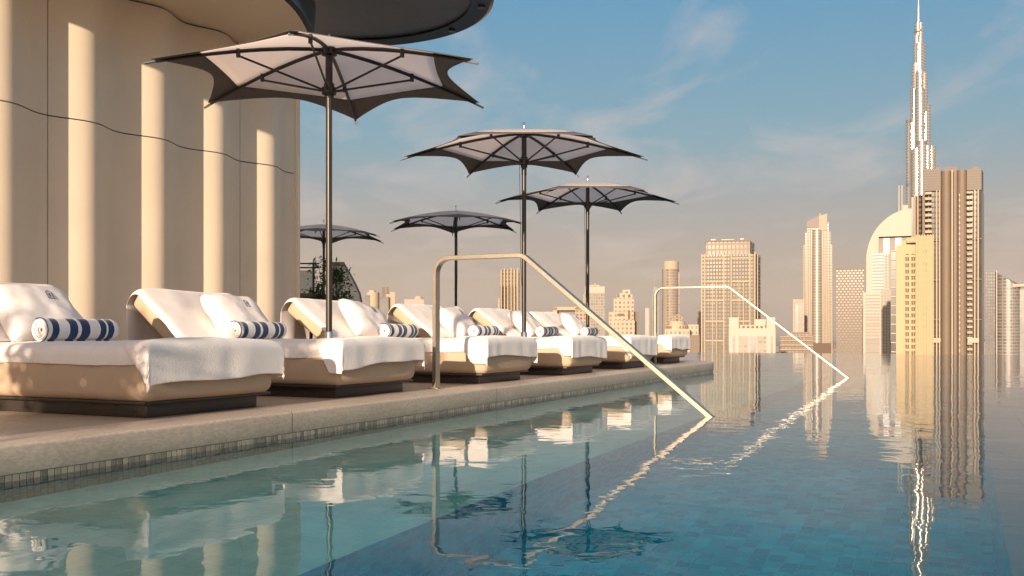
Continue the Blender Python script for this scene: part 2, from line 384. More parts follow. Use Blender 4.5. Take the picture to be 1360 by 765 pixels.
wm_ = nt.nodes.new('ShaderNodeMixShader'); nt.links.new(wf_.outputs[0], wm_.inputs[0]); nt.links.new(gl.outputs[0], wm_.inputs[1]); nt.links.new(gr.outputs[0], wm_.inputs[2])
nt.links.new(wm_.outputs[0], nt.nodes['Material Output'].inputs[0])
va = nt.nodes.new('ShaderNodeVolumeAbsorption'); va.inputs[0].default_value = (0.0, .86, .92, 1); va.inputs[1].default_value = 1.05
nt.links.new(va.outputs[0], nt.nodes['Material Output'].inputs['Volume'])
t = nt.nodes.new('ShaderNodeTexCoord')
def wave(scale, amp, stretch, det=2, dist=0.0):
    mp_ = nt.nodes.new('ShaderNodeMapping'); mp_.inputs['Scale'].default_value = stretch; mp_.inputs['Rotation'].default_value = (0, 0, R(random.uniform(-20, 20))); nt.links.new(t.outputs['Object'], mp_.inputs[0])
    n = nt.nodes.new('ShaderNodeTexNoise'); n.inputs['Scale'].default_value = scale; n.inputs['Detail'].default_value = det; n.inputs['Roughness'].default_value = .45; n.inputs['Distortion'].default_value = dist
    nt.links.new(mp_.outputs[0], n.inputs[0]); return mth(nt, 'MULTIPLY', n.outputs[0], amp)
hsum = mth(nt, 'ADD', wave(2.0, .0026, (1, .8, 1), 2), wave(9.0, .0008, (1, .9, 1), 2, .4))
hsum = mth(nt, 'ADD', hsum, wave(.5, .006, (1, 1, 1), 1))
bp = nt.nodes.new('ShaderNodeBump'); bp.inputs['Distance'].default_value = 1.0; bp.inputs['Strength'].default_value = 1.0; nt.links.new(hsum, bp.inputs['Height'])
for q_ in (gl, gr, wf_): nt.links.new(bp.outputs[0], q_.inputs['Normal'])

o = link_mesh('pool_water', bm, mw, rz=ROT, fix=False); tag(o, kind='structure')
water = o

# ------------------------------------------------------------------ fluted facade on the left
WB = 6.5; PER = .766; AMP = .058; W_A0 = -9.0; W_A1 = 8.60; SOF_Z = EYE + 2.88; J1 = EYE + 1.715
def flute(a): return WB - AMP * math.sin(2 * math.pi * (a - 5.72 + .10) / PER) 
facade_root = empty('fluted_facade', P(0, WB, DECK), ROT)
tag(facade_root, 'cream fluted metal wall of tall rounded waves, lit in vertical strips by the low sun', 'building facade')
joints = [5.47 - 2.26 * k for k in range(6, 0, -1)] + [5.47, 7.73]
cuts = [W_A0] + [j for j in joints if j > W_A0 + .3] + [W_A1]
G = .005
def panel(a0, a1, z0, z1):
    n = max(8, int((a1 - a0) / .024)); bm = NB()
    top = []; bot = []; ti = []; bi = []
    for i in range(n + 1):
        a = a0 + (a1 - a0) * i / n; b = flute(a) - WB
        top.append(bm.verts.new((a, b, z1))); bot.append(bm.verts.new((a, b, z0)))
        ti.append(bm.verts.new((a, b + .06, z1))); bi.append(bm.verts.new((a, b + .06, z0)))
    for i in range(n):
        bm.faces.new((bot[i], bot[i + 1], top[i + 1], top[i])); bm.faces.new((top[i], top[i + 1], ti[i + 1], ti[i])); bm.faces.new((bi[i], bi[i + 1], bot[i + 1], bot[i]))
    bm.faces.new((bot[0], top[0], ti[0], bi[0])); bm.faces.new((bot[-1], bi[-1], ti[-1], top[-1]))
    o = link_mesh('cladding_panel', bm, M_cream, facade_root)
    for p in o.data.polygons: p.use_smooth = True
zj = J1 - DECK; zs = SOF_Z - DECK
for a0, a1 in zip(cuts, cuts[1:]):
    panel(a0 + G, a1 - G, .02, zj - G); 
    if a1 > 2.5: panel(a0 + G, a1 - G, zj + G, zs - 2 * G)
    else: panel(a0 + G, a1 - G, zj + G, zs + 3)
bm = NB(); box(bm, W_A0, W_A1 - .02, .13, .5, 0, zs + 2.9)
box(bm, W_A1 - .5, W_A1 - .02, .13, 9, 0, zs + 2.9)
bbw = link_mesh('backing_wall', bm, M_dark, facade_root)
bm = NB(); box(bm, W_A1 - .018, W_A1 + .06, .02, 9, 0, zs + 2.9, .01); link_mesh('end_wall', bm, M_cream, facade_root)
for i in range(2):
    pass
# dark lining right behind the joints so that they read as thin shadow gaps
def lining(bm, a0, a1, z0, z1, d=.02):
    n = max(2, int((a1 - a0) / .03)); pr = None
    for i in range(n + 1):
        a = a0 + (a1 - a0) * i / n; b = flute(a) - WB + d
        cur = (bm.verts.new((a, b, z0)), bm.verts.new((a, b, z1)))
        if pr: bm.faces.new((pr[0], cur[0], cur[1], pr[1]))
        pr = cur
bm = NB(); lining(bm, W_A0, W_A1, zj - .02, zj + .02)
for j in joints:
    if j > W_A0: lining(bm, j - .015, j + .015, 0, zs)
lining(bm, 2.6, W_A1, zs - .03, zs + .03)
link_mesh('joint_lining', bm, M_dark, facade_root)
# soffit of the storey above with a black fascia
def soffit_edge():
    pts = [(3.45, 5.02), (4.3, 5.03), (5.2, 5.08), (6.0, 5.17), (6.86, 5.34), (7.43, 5.57), (7.9, 5.85), (8.3, 6.22), (8.55, 6.6), (8.66, 7.2)]
    out = []
    for i in range(len(pts) - 1):
        p0 = pts[max(i - 1, 0)]; p1 = pts[i]; p2 = pts[i + 1]; p3 = pts[min(i + 2, len(pts) - 1)]
        for k in range(6):
            t = k / 6; out.append(tuple(.5 * (2 * p1[c] + (p2[c] - p0[c]) * t + (2 * p0[c] - 5 * p1[c] + 4 * p2[c] - p3[c]) * t * t + (3 * p1[c] - p0[c] - 3 * p2[c] + p3[c]) * t ** 3) for c in (0, 1)))
    return out + [pts[-1]]
se = soffit_edge()
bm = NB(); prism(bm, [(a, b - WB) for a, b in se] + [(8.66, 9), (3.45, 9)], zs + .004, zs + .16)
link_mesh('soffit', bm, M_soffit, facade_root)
bm = NB(); rows = []
for off, z in ((.0, zs + .0), (.05, zs + .01), (.07, zs + .3), (.0, zs + .42)):
    row = []
    for i, (a, b) in enumerate(se):
        q = se[min(i + 1, len(se) - 1)]; p = se[max(i - 1, 0)]; d = Vector((q[0] - p[0], q[1] - p[1])).normalized()
        row.append(bm.verts.new((a + d.y * off, b - WB - d.x * off, z)))
    rows.append(row)
for r0, r1 in zip(rows, rows[1:]):
    for k in range(len(r0) - 1): bm.faces.new((r0[k], r0[k + 1], r1[k + 1], r1[k]))
link_mesh('fascia', bm, M_black, facade_root, smooth=True)
bm = NB(); box(bm, 3.5, 8.4, .2, 9, zs + .165, zs + 2.8); link_mesh('upper_storey', bm, M_cream, facade_root)

# black disc canopy above
cx, cyy, cr_, cz_ = -2.22, 12.35, 2.00, EYE + 4.2
can = empty('disc_canopy', (cx, cyy, cz_)); tag(can, 'round black glossy roof canopy seen from below at the top of the photo', 'roof canopy')
def disc(name, r, z0, z1, m, rin=0.0, mat_smooth=True, prof=None):
    bm = NB(); N = 96
    prof = prof or [(rin, z0), (r, z0), (r, z1), (rin, z1)]
    rings = [[bm.verts.new((q * math.cos(2 * math.pi * k / N) * 1.0, q * math.sin(2 * math.pi * k / N), z)) for k in range(N)] for q, z in prof]
    for r0, r1 in zip(rings, rings[1:] + ([rings[0]] if rin else [])):
        for k in range(N): bm.faces.new((r0[k], r0[(k + 1) % N], r1[(k + 1) % N], r1[k]))
    if not rin:
        bm.faces.new(rings[0]); bm.faces.new(rings[-1][::-1])
    o = link_mesh(name, bm, m, can, smooth=False)
    for p in o.data.polygons: p.use_smooth = abs(p.normal.z) < .9
    return o
disc('rim', 0, 0, 0, M_black, rin=1, prof=[(cr_ - .30, .0), (cr_ - .06, -.02), (cr_ - .015, .0), (cr_, .05), (cr_ - .01, .12), (cr_ - .08, .2), (cr_ - .30, .22)])
disc('underside', cr_ - .302, .03, .18, M_under)
for k in range(5):
    an = R(-95 + 34 * k); x, y = math.cos(an) * (cr_ - .16), math.sin(an) * (cr_ - .16)
    bm = NB(); tube(bm, [(x, y, -.016), (x, y, -.03)], .05, 16); link_mesh('downlight', bm, M_under, can)
bm = NB(); box(bm, -6.5, -1.4, -.8, .8, .06, .2, .02); link_mesh('canopy_arm', bm, M_black, can)

# ------------------------------------------------------------------ loungers
SLAB_Y, SLAB_Z, ANG, SL_L, SL_T, WID = 1.13, .275, R(38), .66, .12, .90
def slab_pt(x, t, n):
    """point on the raised back: t up the slab, n out of its face"""
    return Vector((x, SLAB_Y + t * math.cos(ANG) - n * math.sin(ANG), SLAB_Z + t * math.sin(ANG) + n * math.cos(ANG)))
def soft_box(bm, x0, x1, y0, y1, z0, z1, r, nx=18, ny=24, nz=5, bulge=.012, taper=.0, xf=None, seed=0):
    """a padded block: rounded box with a slight crown"""
    r0 = bmesh.ops.create_cube(bm, size=1.0); 
    bmesh.ops.delete(bm, geom=r0['verts'], context='VERTS')
    tmp = bmesh.new(); box(tmp, x0, x1, y0, y1, z0, z1)
    bmesh.ops.bevel(tmp, geom=tmp.edges[:], offset=r, segments=4, profile=.5, affect='EDGES')
    long_e = [e for e in tmp.edges if e.calc_length() > .2]
    bmesh.ops.subdivide_edges(tmp, edges=long_e, cuts=8, use_grid_fill=True)
    for v in tmp.verts:
        u = (v.co.x - x0) / (x1 - x0) * 2 - 1; w = (v.co.y - y0) / (y1 - y0) * 2 - 1; h = (v.co.z - z0) / (z1 - z0)
        v.co.z += bulge * (1 - u * u) * (1 - w * w) * h
        if taper and h < .5:
            k = taper * (0.5 - h) * 2
            v.co.x += -u * k; v.co.y += -w * k
        v.co += Vector((noise.noise(v.co * 3 + Vector((seed, 0, 0))), noise.noise(v.co * 3 + Vector((0, seed, 5))), noise.noise(v.co * 3 + Vector((3, 0, seed))))) * .003
        if xf: v.co = xf(v.co)
    me = bpy.data.meshes.new('tmp'); tmp.to_mesh(me); tmp.free(); bm.from_mesh(me); bpy.data.meshes.remove(me)

def make_lounger():
    root = empty('sun_lounger', (0, 0, 0))
    bm = NB(); box(bm, .0, .78, .0, 1.50, .0, .066, .004); link_mesh('plinth', bm, M_plinth, root)
    bm = NB(); box(bm, -.06, .84, -.05, 1.86, .066, .080, .003); link_mesh('base_board', bm, M_plinth, root)
    bm = NB(); soft_box(bm, -.10, .84 - .02, -.11, 1.24, .080, .335, .043, bulge=.010, taper=.018); link_mesh('mattress', bm, M_uphol, root, smooth=True)
    bm = NB(); soft_box(bm, -.10, .82, 0.0, SL_L, -SL_T, 0.0, .035, bulge=.01, xf=lambda c: slab_pt(c.x, c.y, c.z), seed=3); link_mesh('backrest', bm, M_uphol, root, smooth=True)
    bm = NB(); box(bm, -.07, .80, 1.24, 1.80, .080, .13, .01); link_mesh('rear_platform', bm, M_uphol, root)
    for x in (.10, .62):
        bm = NB(); bar(bm, [slab_pt(x, .50, -SL_T), (x, 1.62, .12)], .03, .014, (1, 0, 0)); link_mesh('backrest_strut', bm, M_plinth, root)
    return root

def drape_fn(w0, w1, y0, y1, top, hang_l, hang_r, hang_f, seed, wave=.012, corner=.35, foff=.012, rr=.05, crown=.012, hem_wave=.02, y0skew=0.0):
    """cloth laid over a block w0..w1 by y0..: hangs left, right and over the foot"""
    S0, S1 = w0 - hang_l, w1 + hang_r; T0 = y0 - hang_f
    def fn(u, v):
        S = S0 + (S1 - S0) * u; T = T0 + (y1 - T0) * v
        S += (noise.noise(Vector((T * 2.2, seed, 1.0)))) * hem_wave * (1 if u in (0, 1) else .6)
        T += (noise.noise(Vector((S * 2.0, seed, 7.0)))) * hem_wave
        T += y0skew * (S - S0)
        dS = max(0.0, w0 - S, S - w1); dT = max(0.0, y0 - T)
        # arc over the rounded edge
        def ov(d):
            q = rr * math.pi / 2
            if d < q: return rr * math.sin(d / rr) , rr * (1 - math.cos(d / rr))
            return rr, rr + (d - q)
        ox, hx = ov(dS) if dS > 0 else (0, 0); oy, hy = ov(dT) if dT > 0 else (0, 0)
        x = min(max(S, w0), w1); y = max(T, y0)
        sg = -1 if S < w0 else 1
        drop = max(hx, hy) + corner * min(hx, hy)
        fold = wave * min(1, drop / .08) * math.sin(T * 26 + 3 * noise.noise(Vector((T * 3, seed, 0)))) if dS > 0 and dT == 0 else wave * min(1, drop / .08) * math.sin(S * 24 + 4 * noise.noise(Vector((S * 3, seed, 0))))
        x += sg * (ox - rr * .0 + (foff + max(fold, -foff * .6)) * (1 if dS > 0 else 0))
        if dT > 0: y -= oy + foff + max(fold, -foff * .6)
        nz = noise.noise(Vector((x * 3.1, y * 3.1, seed))) * .006 + noise.noise(Vector((x * 9, y * 9, seed))) * .0022
        uu = (min(max(S, w0), w1) - w0) / (w1 - w0) * 2 - 1
        z = top + foff * .7 + crown * (1 - uu * uu) - drop + nz
        return Vector((x, y, z))
    return fn
def solid(o, t=.008, sub=1):
    s = o.modifiers.new('thick', 'SOLIDIFY'); s.thickness = t; s.offset = 1; s.use_rim = True
    if sub:
        m = o.modifiers.new('sub', 'SUBSURF'); m.levels = sub; m.render_levels = sub
    return o
def sheet_mesh(name, bm, m, parent=None):
    bm.normal_update()
    # cloth grids are open: point every normal outwards (up, or away from the block)
    me = bpy.data.meshes.new(name); bm.to_mesh(me); bm.free(); me.materials.append(m)
    for p in me.polygons: p.use_smooth = True
    o = bpy.data.objects.new(name, me); COL.objects.link(o)
    if parent: o.parent = parent
    return o
MX0, MX1 = -.095 + .045, .815 - .045        # flat top of the mattress
def make_cover(seed):
    """one long white cover: seat sheet plus the piece thrown over the raised back"""
    bm = NB()
    fn = drape_fn(MX0, MX1, -.06, 1.22, .337, .12, .12, .10, seed, wave=.004, foff=.006, rr=.045, hem_wave=.018)
    grid(bm, 34, 44, fn)
    rr = .03
    # over the back
    L = SL_L; hb = .40
    def fb(u, v):
        s = -.02 + (WID + .0) * u + .0; x = -.115 + (.945) * u
        d = .10 + v * (L + hb + .02 - .10)
        wob = noise.noise(Vector((u * 3, v * 4, seed + 20))) * .010 + noise.noise(Vector((u * 9, v * 11, seed + 20))) * .003
        if d < L - .03: p = slab_pt(x, d, .012 + wob + .010 * math.sin(math.pi * u))
        else:
            e = d - (L - .03); q = .07 * math.pi * .6
            if e < q:
                t = e / .07; c = slab_pt(x, L - .03, -.055)
                dirv = Vector((0, math.cos(ANG), math.sin(ANG))); nrm = Vector((0, -math.sin(ANG), math.cos(ANG)))
                p = c + dirv * .075 * math.sin(t) + nrm * .075 * math.cos(t) + Vector((0, 0, wob))
            else:
                t = q / .07; c = slab_pt(x, L - .03, -.055); dirv = Vector((0, math.cos(ANG), math.sin(ANG))); nrm = Vector((0, -math.sin(ANG), math.cos(ANG)))
                p = c + dirv * .075 * math.sin(t) + nrm * .075 * math.cos(t) - Vector((0, 0, e - q)) + Vector((0, .02 + .02 * math.sin(u * 17 + seed) * (e - q) / hb, 0))
        ed = min(u, 1 - u)
        if ed < .045: p.z -= (1 - ed / .045) ** 2 * .035
        return p
    grid(bm, 36, 40, fb)
    return solid(sheet_mesh('lounger_cover', bm, M_towel), .004, 1)
def make_foot_towel(seed):
    bm = NB()
    def slant(u, v):
        k = min(u, 1 - u) * (MX1 - MX0 + .47)
        return v * (1 - .42 * max(0, 1 - k / .24))
    fn = drape_fn(MX0 - .006, MX1 + .006, -.066, .11 + .05 * math.sin(seed * 2.1), .347, .225 + .03 * math.sin(seed * 1.7), .23, .215 + .03 * math.sin(seed * 3.3), seed, wave=.002, corner=.10, foff=.016, rr=.05, crown=.012, hem_wave=.045, y0skew=.0)
    grid(bm, 46, 26, lambda u, v: fn(u, slant(u, v)))
    return solid(sheet_mesh('bath_towel', bm, M_towel), .006, 1)
def make_pillow(seed):
    root = empty('pillow', (0, 0, 0))
    bm = NB(); W2, H2, T2 = .25, .21, .085
    for sgn in (1, -1):
        def fp(u, v):
            a = u * 2 - 1; b_ = v * 2 - 1
            e = max(0.0, (1 - a ** 4) * (1 - b_ ** 4)) ** .42
            pin = 1 - .09 * (1 - a * a) * abs(b_) ** 3; pin2 = 1 - .09 * (1 - b_ * b_) * abs(a) ** 3
            wr = noise.noise(Vector((a * 2.2, b_ * 2.2, seed + sgn))) * .012 * e + noise.noise(Vector((a * 6, b_ * 6, seed))) * .003
            return Vector((a * W2 * pin2, b_ * H2 * pin, sgn * (T2 * e) + wr))
        g = grid(bm, 26, 24, fp)
        if sgn == -1: bmesh.ops.reverse_faces(bm, faces=[f for f in bm.faces if f.calc_center_median().z < 0])
    bmesh.ops.remove_doubles(bm, verts=bm.verts, dist=.0045)
    link_mesh('cushion', bm, M_cotton, root, smooth=True)
    # emblem: an arch outline with a small slim figure, stitched on the face
    def face_z(x, y):
        a = x / W2; b_ = y / H2; e = max(0.0, (1 - a ** 4) * (1 - b_ ** 4)) ** .42
        return T2 * e + noise.noise(Vector((a * 2.2, b_ * 2.2, seed + 1))) * .012 * e + noise.noise(Vector((a * 6, b_ * 6, seed))) * .003 + .0015
    bm = NB(); ex, ey = .065, .085
    arch = [(-.019, -.030), (-.019, .010)] + [(-.019 * math.cos(t), .010 + .019 * math.sin(t)) for t in [math.pi * k / 8 for k in range(1, 8)]] + [(.019, .010), (.019, -.030), (-.019, -.030)]
    tube(bm, [(ex + x, ey + y, face_z(ex + x, ey + y)) for x, y in arch], .0014, 5)
    tube(bm, [(ex - .022, ey - .031, face_z(ex, ey - .03)), (ex + .022, ey - .031, face_z(ex, ey - .03))], .0018, 5)
    tube(bm, [(ex, ey - .02, face_z(ex, ey - .02)), (ex - .001, ey + .002, face_z(ex, ey)), (ex + .003, ey + .012, face_z(ex, ey + .01))], [.0014, .0032, .0014], 6)
    link_mesh('emblem', bm, M_ink, root)
    return root
def crease(m, dist, scale):
    nt = m.node_tree; b = nt.nodes['Principled BSDF']; old = b.inputs['Normal'].links[0].from_node
    t = nt.nodes.new('ShaderNodeTexCoord'); n = nt.nodes.new('ShaderNodeTexNoise'); n.noise_type = 'RIDGED_MULTIFRACTAL'; n.normalize = True
    n.inputs['Scale'].default_value = scale; n.inputs['Detail'].default_value = 3; n.inputs['Distortion'].default_value = .5
    nt.links.new(t.outputs['Object'], n.inputs[0]); bp = nt.nodes.new('ShaderNodeBump'); bp.inputs['Distance'].default_value = dist
    nt.links.new(n.outputs[0], bp.inputs['Height']); nt.links.new(bp.outputs[0], old.inputs['Normal'])
crease(M_towel, .014, 3.0); crease(M_cotton, .010, 3.6)
def roll_mat():
    """white towel with navy stripes across its length"""
    m = mat('striped_terry', (.86, .80, .77), .95, spec=.15, sheen=.3, bump=.0022, bump_scale=170)
    nt = m.node_tree; b = nt.nodes['Principled BSDF']; t = nt.nodes.new('ShaderNodeTexCoord'); s = nt.nodes.new('ShaderNodeSeparateXYZ'); nt.links.new(t.outputs['Object'], s.inputs[0])
    nz = nt.nodes.new('ShaderNodeTexNoise'); nz.inputs['Scale'].default_value = 60; nt.links.new(t.outputs['Object'], nz.inputs[0])
    xx = mth(nt, 'ADD', s.outputs[0], mth(nt, 'MULTIPLY', mth(nt, 'SUBTRACT', nz.outputs[0], .5), .006))
    acc = None
    for c, w in ((.058, .021), (.172, .026), (.248, .028), (.365, .020), (.418, .020)):
        k = mth(nt, 'LESS_THAN', mth(nt, 'ABSOLUTE', mth(nt, 'SUBTRACT', xx, c)), w)
        acc = k if acc is None else mth(nt, 'MAXIMUM', acc, k)
    mx = nt.nodes.new('ShaderNodeMix'); mx.data_type = 'RGBA'; nt.links.new(acc, mx.inputs[0]); mx.inputs[6].default_value = (.86, .80, .77, 1); mx.inputs[7].default_value = (.02, .052, .125, 1); nt.links.new(mx.outputs[2], b.inputs['Base Color'])
    return m
M_roll = roll_mat()
def make_roll(seed):
    """a spiral-rolled towel lying along x"""
    root = empty('rolled_towel', (0, 0, 0))
    bm = NB(); L = .475; rad = .064; th = .0105; turns = 4.6; n = 150
    sp_ = []
    for i in range(n + 1):
        q = i / n; an = turns * 2 * math.pi * q; r = .010 + (rad - .010) * q
        sp_.append((an, r))
    # outer skin and inner spiral as one thick strip
    def fs(u, v):
        i = u * n; k = min(int(i), n - 1); an, r = sp_[k]; an2, r2 = sp_[k + 1]; w = i - k; an = an + (an2 - an) * w; r = r + (r2 - r) * w
        x = v * L; e = min(v, 1 - v)
        r *= 1 - .10 * max(0, 1 - e / .05) ** 2 + .02 * noise.noise(Vector((x * 9, math.cos(an), math.sin(an) + seed)))
        x += (.004 * math.sin(an * .5 + seed)) * (1 - 2 * v) + (1 - r / rad) * .012 * (1 if v < .5 else -1) * (1 if e < .02 else 0)
        ang = -an + 1.9
        return Vector((x, r * math.cos(ang), rad + r * math.sin(ang) * .97))
    grid(bm, n, 26, fs)
    o = sheet_mesh('towel_spiral', bm, M_roll, root); s = o.modifiers.new('thick', 'SOLIDIFY'); s.thickness = th * .93; s.offset = 0
    m2 = o.modifiers.new('bevel', 'BEVEL'); m2.width = .0028; m2.segments = 2; m2.limit_method = 'ANGLE'
    # piping round the end
    bm = NB()
    tube(bm, [(.004, (rad + .001) * math.cos(t), rad + (rad + .001) * math.sin(t) * .97) for t in [math.pi * (.35 + 1.1 * k / 20) for k in range(21)]], .0028, 6)
    link_mesh('navy_hem', bm, M_navy, root, smooth=True)
    return root

LOUNGERS = [(3.46, 3.49), (5.00, 3.50), (6.88, 3.46), (8.57, 3.42), (10.33, 3.42), (12.38, 3.54)]
LEN_K = [.97, .93, 1.05, 1.07, 1.07, 1.12]       # how far back each head part sits
ROLL_Y = [.89, .915, .96, 1.025, 1.05, 1.15]
ROLL_X = [.13, .13, .12, .13, .12, .13]
PIL_X = [.37, .45, .38, .36, .35, .34]
WHERE = ['nearest the camera', 'beside the nearest parasol pole', 'behind the near handrail post',
         'before the second parasol pole', 'seen through the sloping handrail', 'farthest along the deck']
def copy_tree(o, parent=None):
    c = o.copy(); COL.objects.link(c); c.parent = parent
    for ch in o.children: copy_tree(ch, c)
    return c
lounger0 = make_lounger()
for i, (a, b) in enumerate(LOUNGERS):
    jit = random.uniform(-.012, .012)
    rz = ROT + jit
    base = P(a, b, DECK)
    lo = lounger0 if i == 0 else copy_tree(lounger0)
    lo.location = base; lo.rotation_euler = (0, 0, rz); lo.scale = (1, LEN_K[i], 1)
    tag(lo, 'beige upholstered sun lounger on a dark plinth, ' + WHERE[i], 'sun lounger', 'sun loungers in a row along the pool')
    mrot = Matrix.Rotation(rz, 4, 'Z')
    cv = make_cover(i * 3.7 + 1); cv.location = base; cv.rotation_euler = (0, 0, rz); cv.scale = (1, LEN_K[i], 1)
    tag(cv, 'white cover over seat and back of lounger ' + WHERE[i], 'lounger cover', 'white covers on the loungers')
    ft = make_foot_towel(i * 5.3 + 2); ft.location = base; ft.rotation_euler = (0, 0, rz)
    tag(ft, 'white towel draped over the foot of the lounger ' + WHERE[i], 'towel', 'white towels over the lounger feet')
    pw = make_pillow(i * 2.9 + 4)
    loc = slab_pt(PIL_X[i], .215, .115); loc.y *= LEN_K[i]
    pw.location = base + mrot @ loc
    pr = Matrix.Rotation(rz, 4, 'Z') @ Matrix.Rotation(ANG + R(10), 4, 'X') @ Matrix.Rotation(R(random.uniform(-15, 11)), 4, 'Z')
    pw.rotation_euler = pr.to_euler()
    tag(pw, 'white pillow with a small dark emblem on the lounger ' + WHERE[i], 'pillow', 'white pillows on the loungers')
    rl = make_roll(i * 1.7)
    rl.location = base + mrot @ Vector((ROLL_X[i], ROLL_Y[i], .352)); rl.rotation_euler = (0, 0, rz + R(random.uniform(-2, 2)))
    tag(rl, 'rolled white towel with navy stripes on the lounger ' + WHERE[i], 'rolled towel', 'rolled striped towels on the loungers')

# ------------------------------------------------------------------ parasols
HUB = 2.55            # hub above deck
def make_parasol():
    root = empty('parasol', (0, 0, 0)); Rr = 1.30; H = HUB
    ribz = lambda q: H - .27 * q ** 1.5
    n = 6; seg = 14
    def canopy_pt(k, s, q):
        """k sector, s 0..1 across the sector, q 0..1 out from the hub"""
        t0, t1 = 2 * math.pi * k / n, 2 * math.pi * (k + 1) / n
        w = 4 * s * (1 - s)
        an = t0 + (t1 - t0) * s
        flat = math.cos(math.pi / n) / math.cos(an - (t0 + t1) / 2)
        rmax = Rr * (flat - .17 * w ** .85)
        r = rmax * q
        # along the rib q_r; the panel is stretched straight between ribs, sagging a little
        qq = r / Rr / max(flat, .001)
        z = ribz(min(qq, 1)) + .028 + .012 * w * q - .02 * w * q * q
        return Vector((r * math.cos(an), r * math.sin(an), z))
    bmc = NB(); bmb = NB(); BQ = .80
    def inner_q(s):
        # the dark border keeps an even width along the edge
        w = 4 * s * (1 - s); an = (s - .5) * math.pi / 3; flat = math.cos(math.pi / 6) / math.cos(an); return min(.93, .74 * (flat - .015 * w) / (flat - .17 * w ** .85))
    for k in range(n):
        grid(bmc, seg, 12, lambda u, v: canopy_pt(k, u, .02 + (inner_q(u) - .02) * v))
        grid(bmb, seg, 5, lambda u, v: canopy_pt(k, u, inner_q(u) + (1 - inner_q(u)) * v))
    for nm, b_, m in (('canopy', bmc, M_canopy), ('canopy_border', bmb, M_band)):
        bmesh.ops.remove_doubles(b_, verts=b_.verts, dist=.002)
        o = sheet_mesh(nm, b_, m, root); s = o.modifiers.new('thick', 'SOLIDIFY'); s.thickness = .002; s.offset = 0
    for k in range(n):
        t = 2 * math.pi * k / n; c, s = math.cos(t), math.sin(t)
        bm = NB(); tube(bm, [(c * Rr * q, s * Rr * q, ribz(q) + .004) for q in [.03, .12, .25, .4, .55, .7, .85, .97]], [.015] * 4 + [.014, .013, .012, .010], 8)
        rb = link_mesh('rib', bm, M_rib, root, smooth=True)
        bm = NB(); q0, q1 = .97, 1.03; tube(bm, [(c * Rr * q0, s * Rr * q0, ribz(q0) + .004), (c * Rr * q1, s * Rr * q1, ribz(q1) + .002)], [.011, .009], 8)
        link_mesh('rib_tip', bm, M_chrome, rb)
        q = .53; j = Vector((c * Rr * q, s * Rr * q, ribz(q) - .028))
        bm = NB(); tube(bm, [(c * Rr * q, s * Rr * q, ribz(q) + .02), j - Vector((0, 0, .012))], .016, 8)
        tube(bm, [j, (c * .05, s * .05, H - .30)], .0085, 8)
        link_mesh('strut', bm, M_rib, root, smooth=True)
    bm = NB(); tube(bm, [(0, 0, .30), (0, 0, H - .38)], .024, 20); link_mesh('pole', bm, M_pole, root, smooth=True)
    bm = NB(); tube(bm, [(0, 0, H - .44), (0, 0, H + .02)], .0275, 20); link_mesh('upper_pole', bm, M_rib, root, smooth=True)
    bm = NB(); tube(bm, [(0, 0, H - .36), (0, 0, H - .33), (0, 0, H - .33), (0, 0, H - .28), (0, 0, H - .28), (0, 0, H - .25)], [.036, .036, .055, .055, .04, .04], 20); link_mesh('runner', bm, M_rib, root)
    bm = NB(); tube(bm, [(0, 0, H - .03), (0, 0, H + .02)], .06, 20); link_mesh('top_hub', bm, M_rib, root)
    bm = NB(); tube(bm, [(0, 0, H + .02), (0, 0, H + .05), (0, 0, H + .10), (0, 0, H + .115), (0, 0, H + .13)], [.022, .014, .011, .016, .004], 12); link_mesh('finial', bm, M_chrome, root, smooth=True)
    bm = NB(); tube(bm, [(-.05, -.02, H - .3), (-.042, -.03, H - .8), (-.036, -.02, H - 1.4), (-.024, -.012, .9)], .0028, 5); link_mesh('pull_cord', bm, M_rib, root)
    bm = NB(); tube(bm, [(0, 0, .02), (0, 0, .40), (0, 0, .41)], [.036, .036, .03], 20); tube(bm, [(.036, 0, .3), (.062, 0, .3)], .01, 8); link_mesh('socket', bm, M_chrome, root, smooth=False)
    bm = NB(); box(bm, -.22, .22, -.22, .22, .0, .022, .006); link_mesh('base_plate', bm, M_plinth, root)
    return root
par0 = make_parasol()
def at(px, z): return Vector(((px - 680) * z / F, z, 0))
PARA = [(437, 7.47, 90, 'grey and white parasol nearest the camera, in front of the fluted wall'),
        (696, 10.6, 0, 'grey and white parasol between the fourth and fifth loungers, behind the handrail'),
        (780.5, 14.2, 2, 'grey and white parasol farthest along the pool, rightmost of all'),
        (605.5, 17.5, 96, 'small looking parasol on the far terrace, behind the handrail post'),
        (430, 19.7, 94, 'distant parasol partly hidden by the fluted wall, above the potted plant')]
for i, (px, z, an, lab) in enumerate(PARA):
    p = par0 if i == 0 else copy_tree(par0)
    p.location = at(px, z) + Vector((0, 0, DECK)); p.rotation_euler = (0, 0, R(an))
    tag(p, lab, 'parasol', 'parasols on the pool deck')

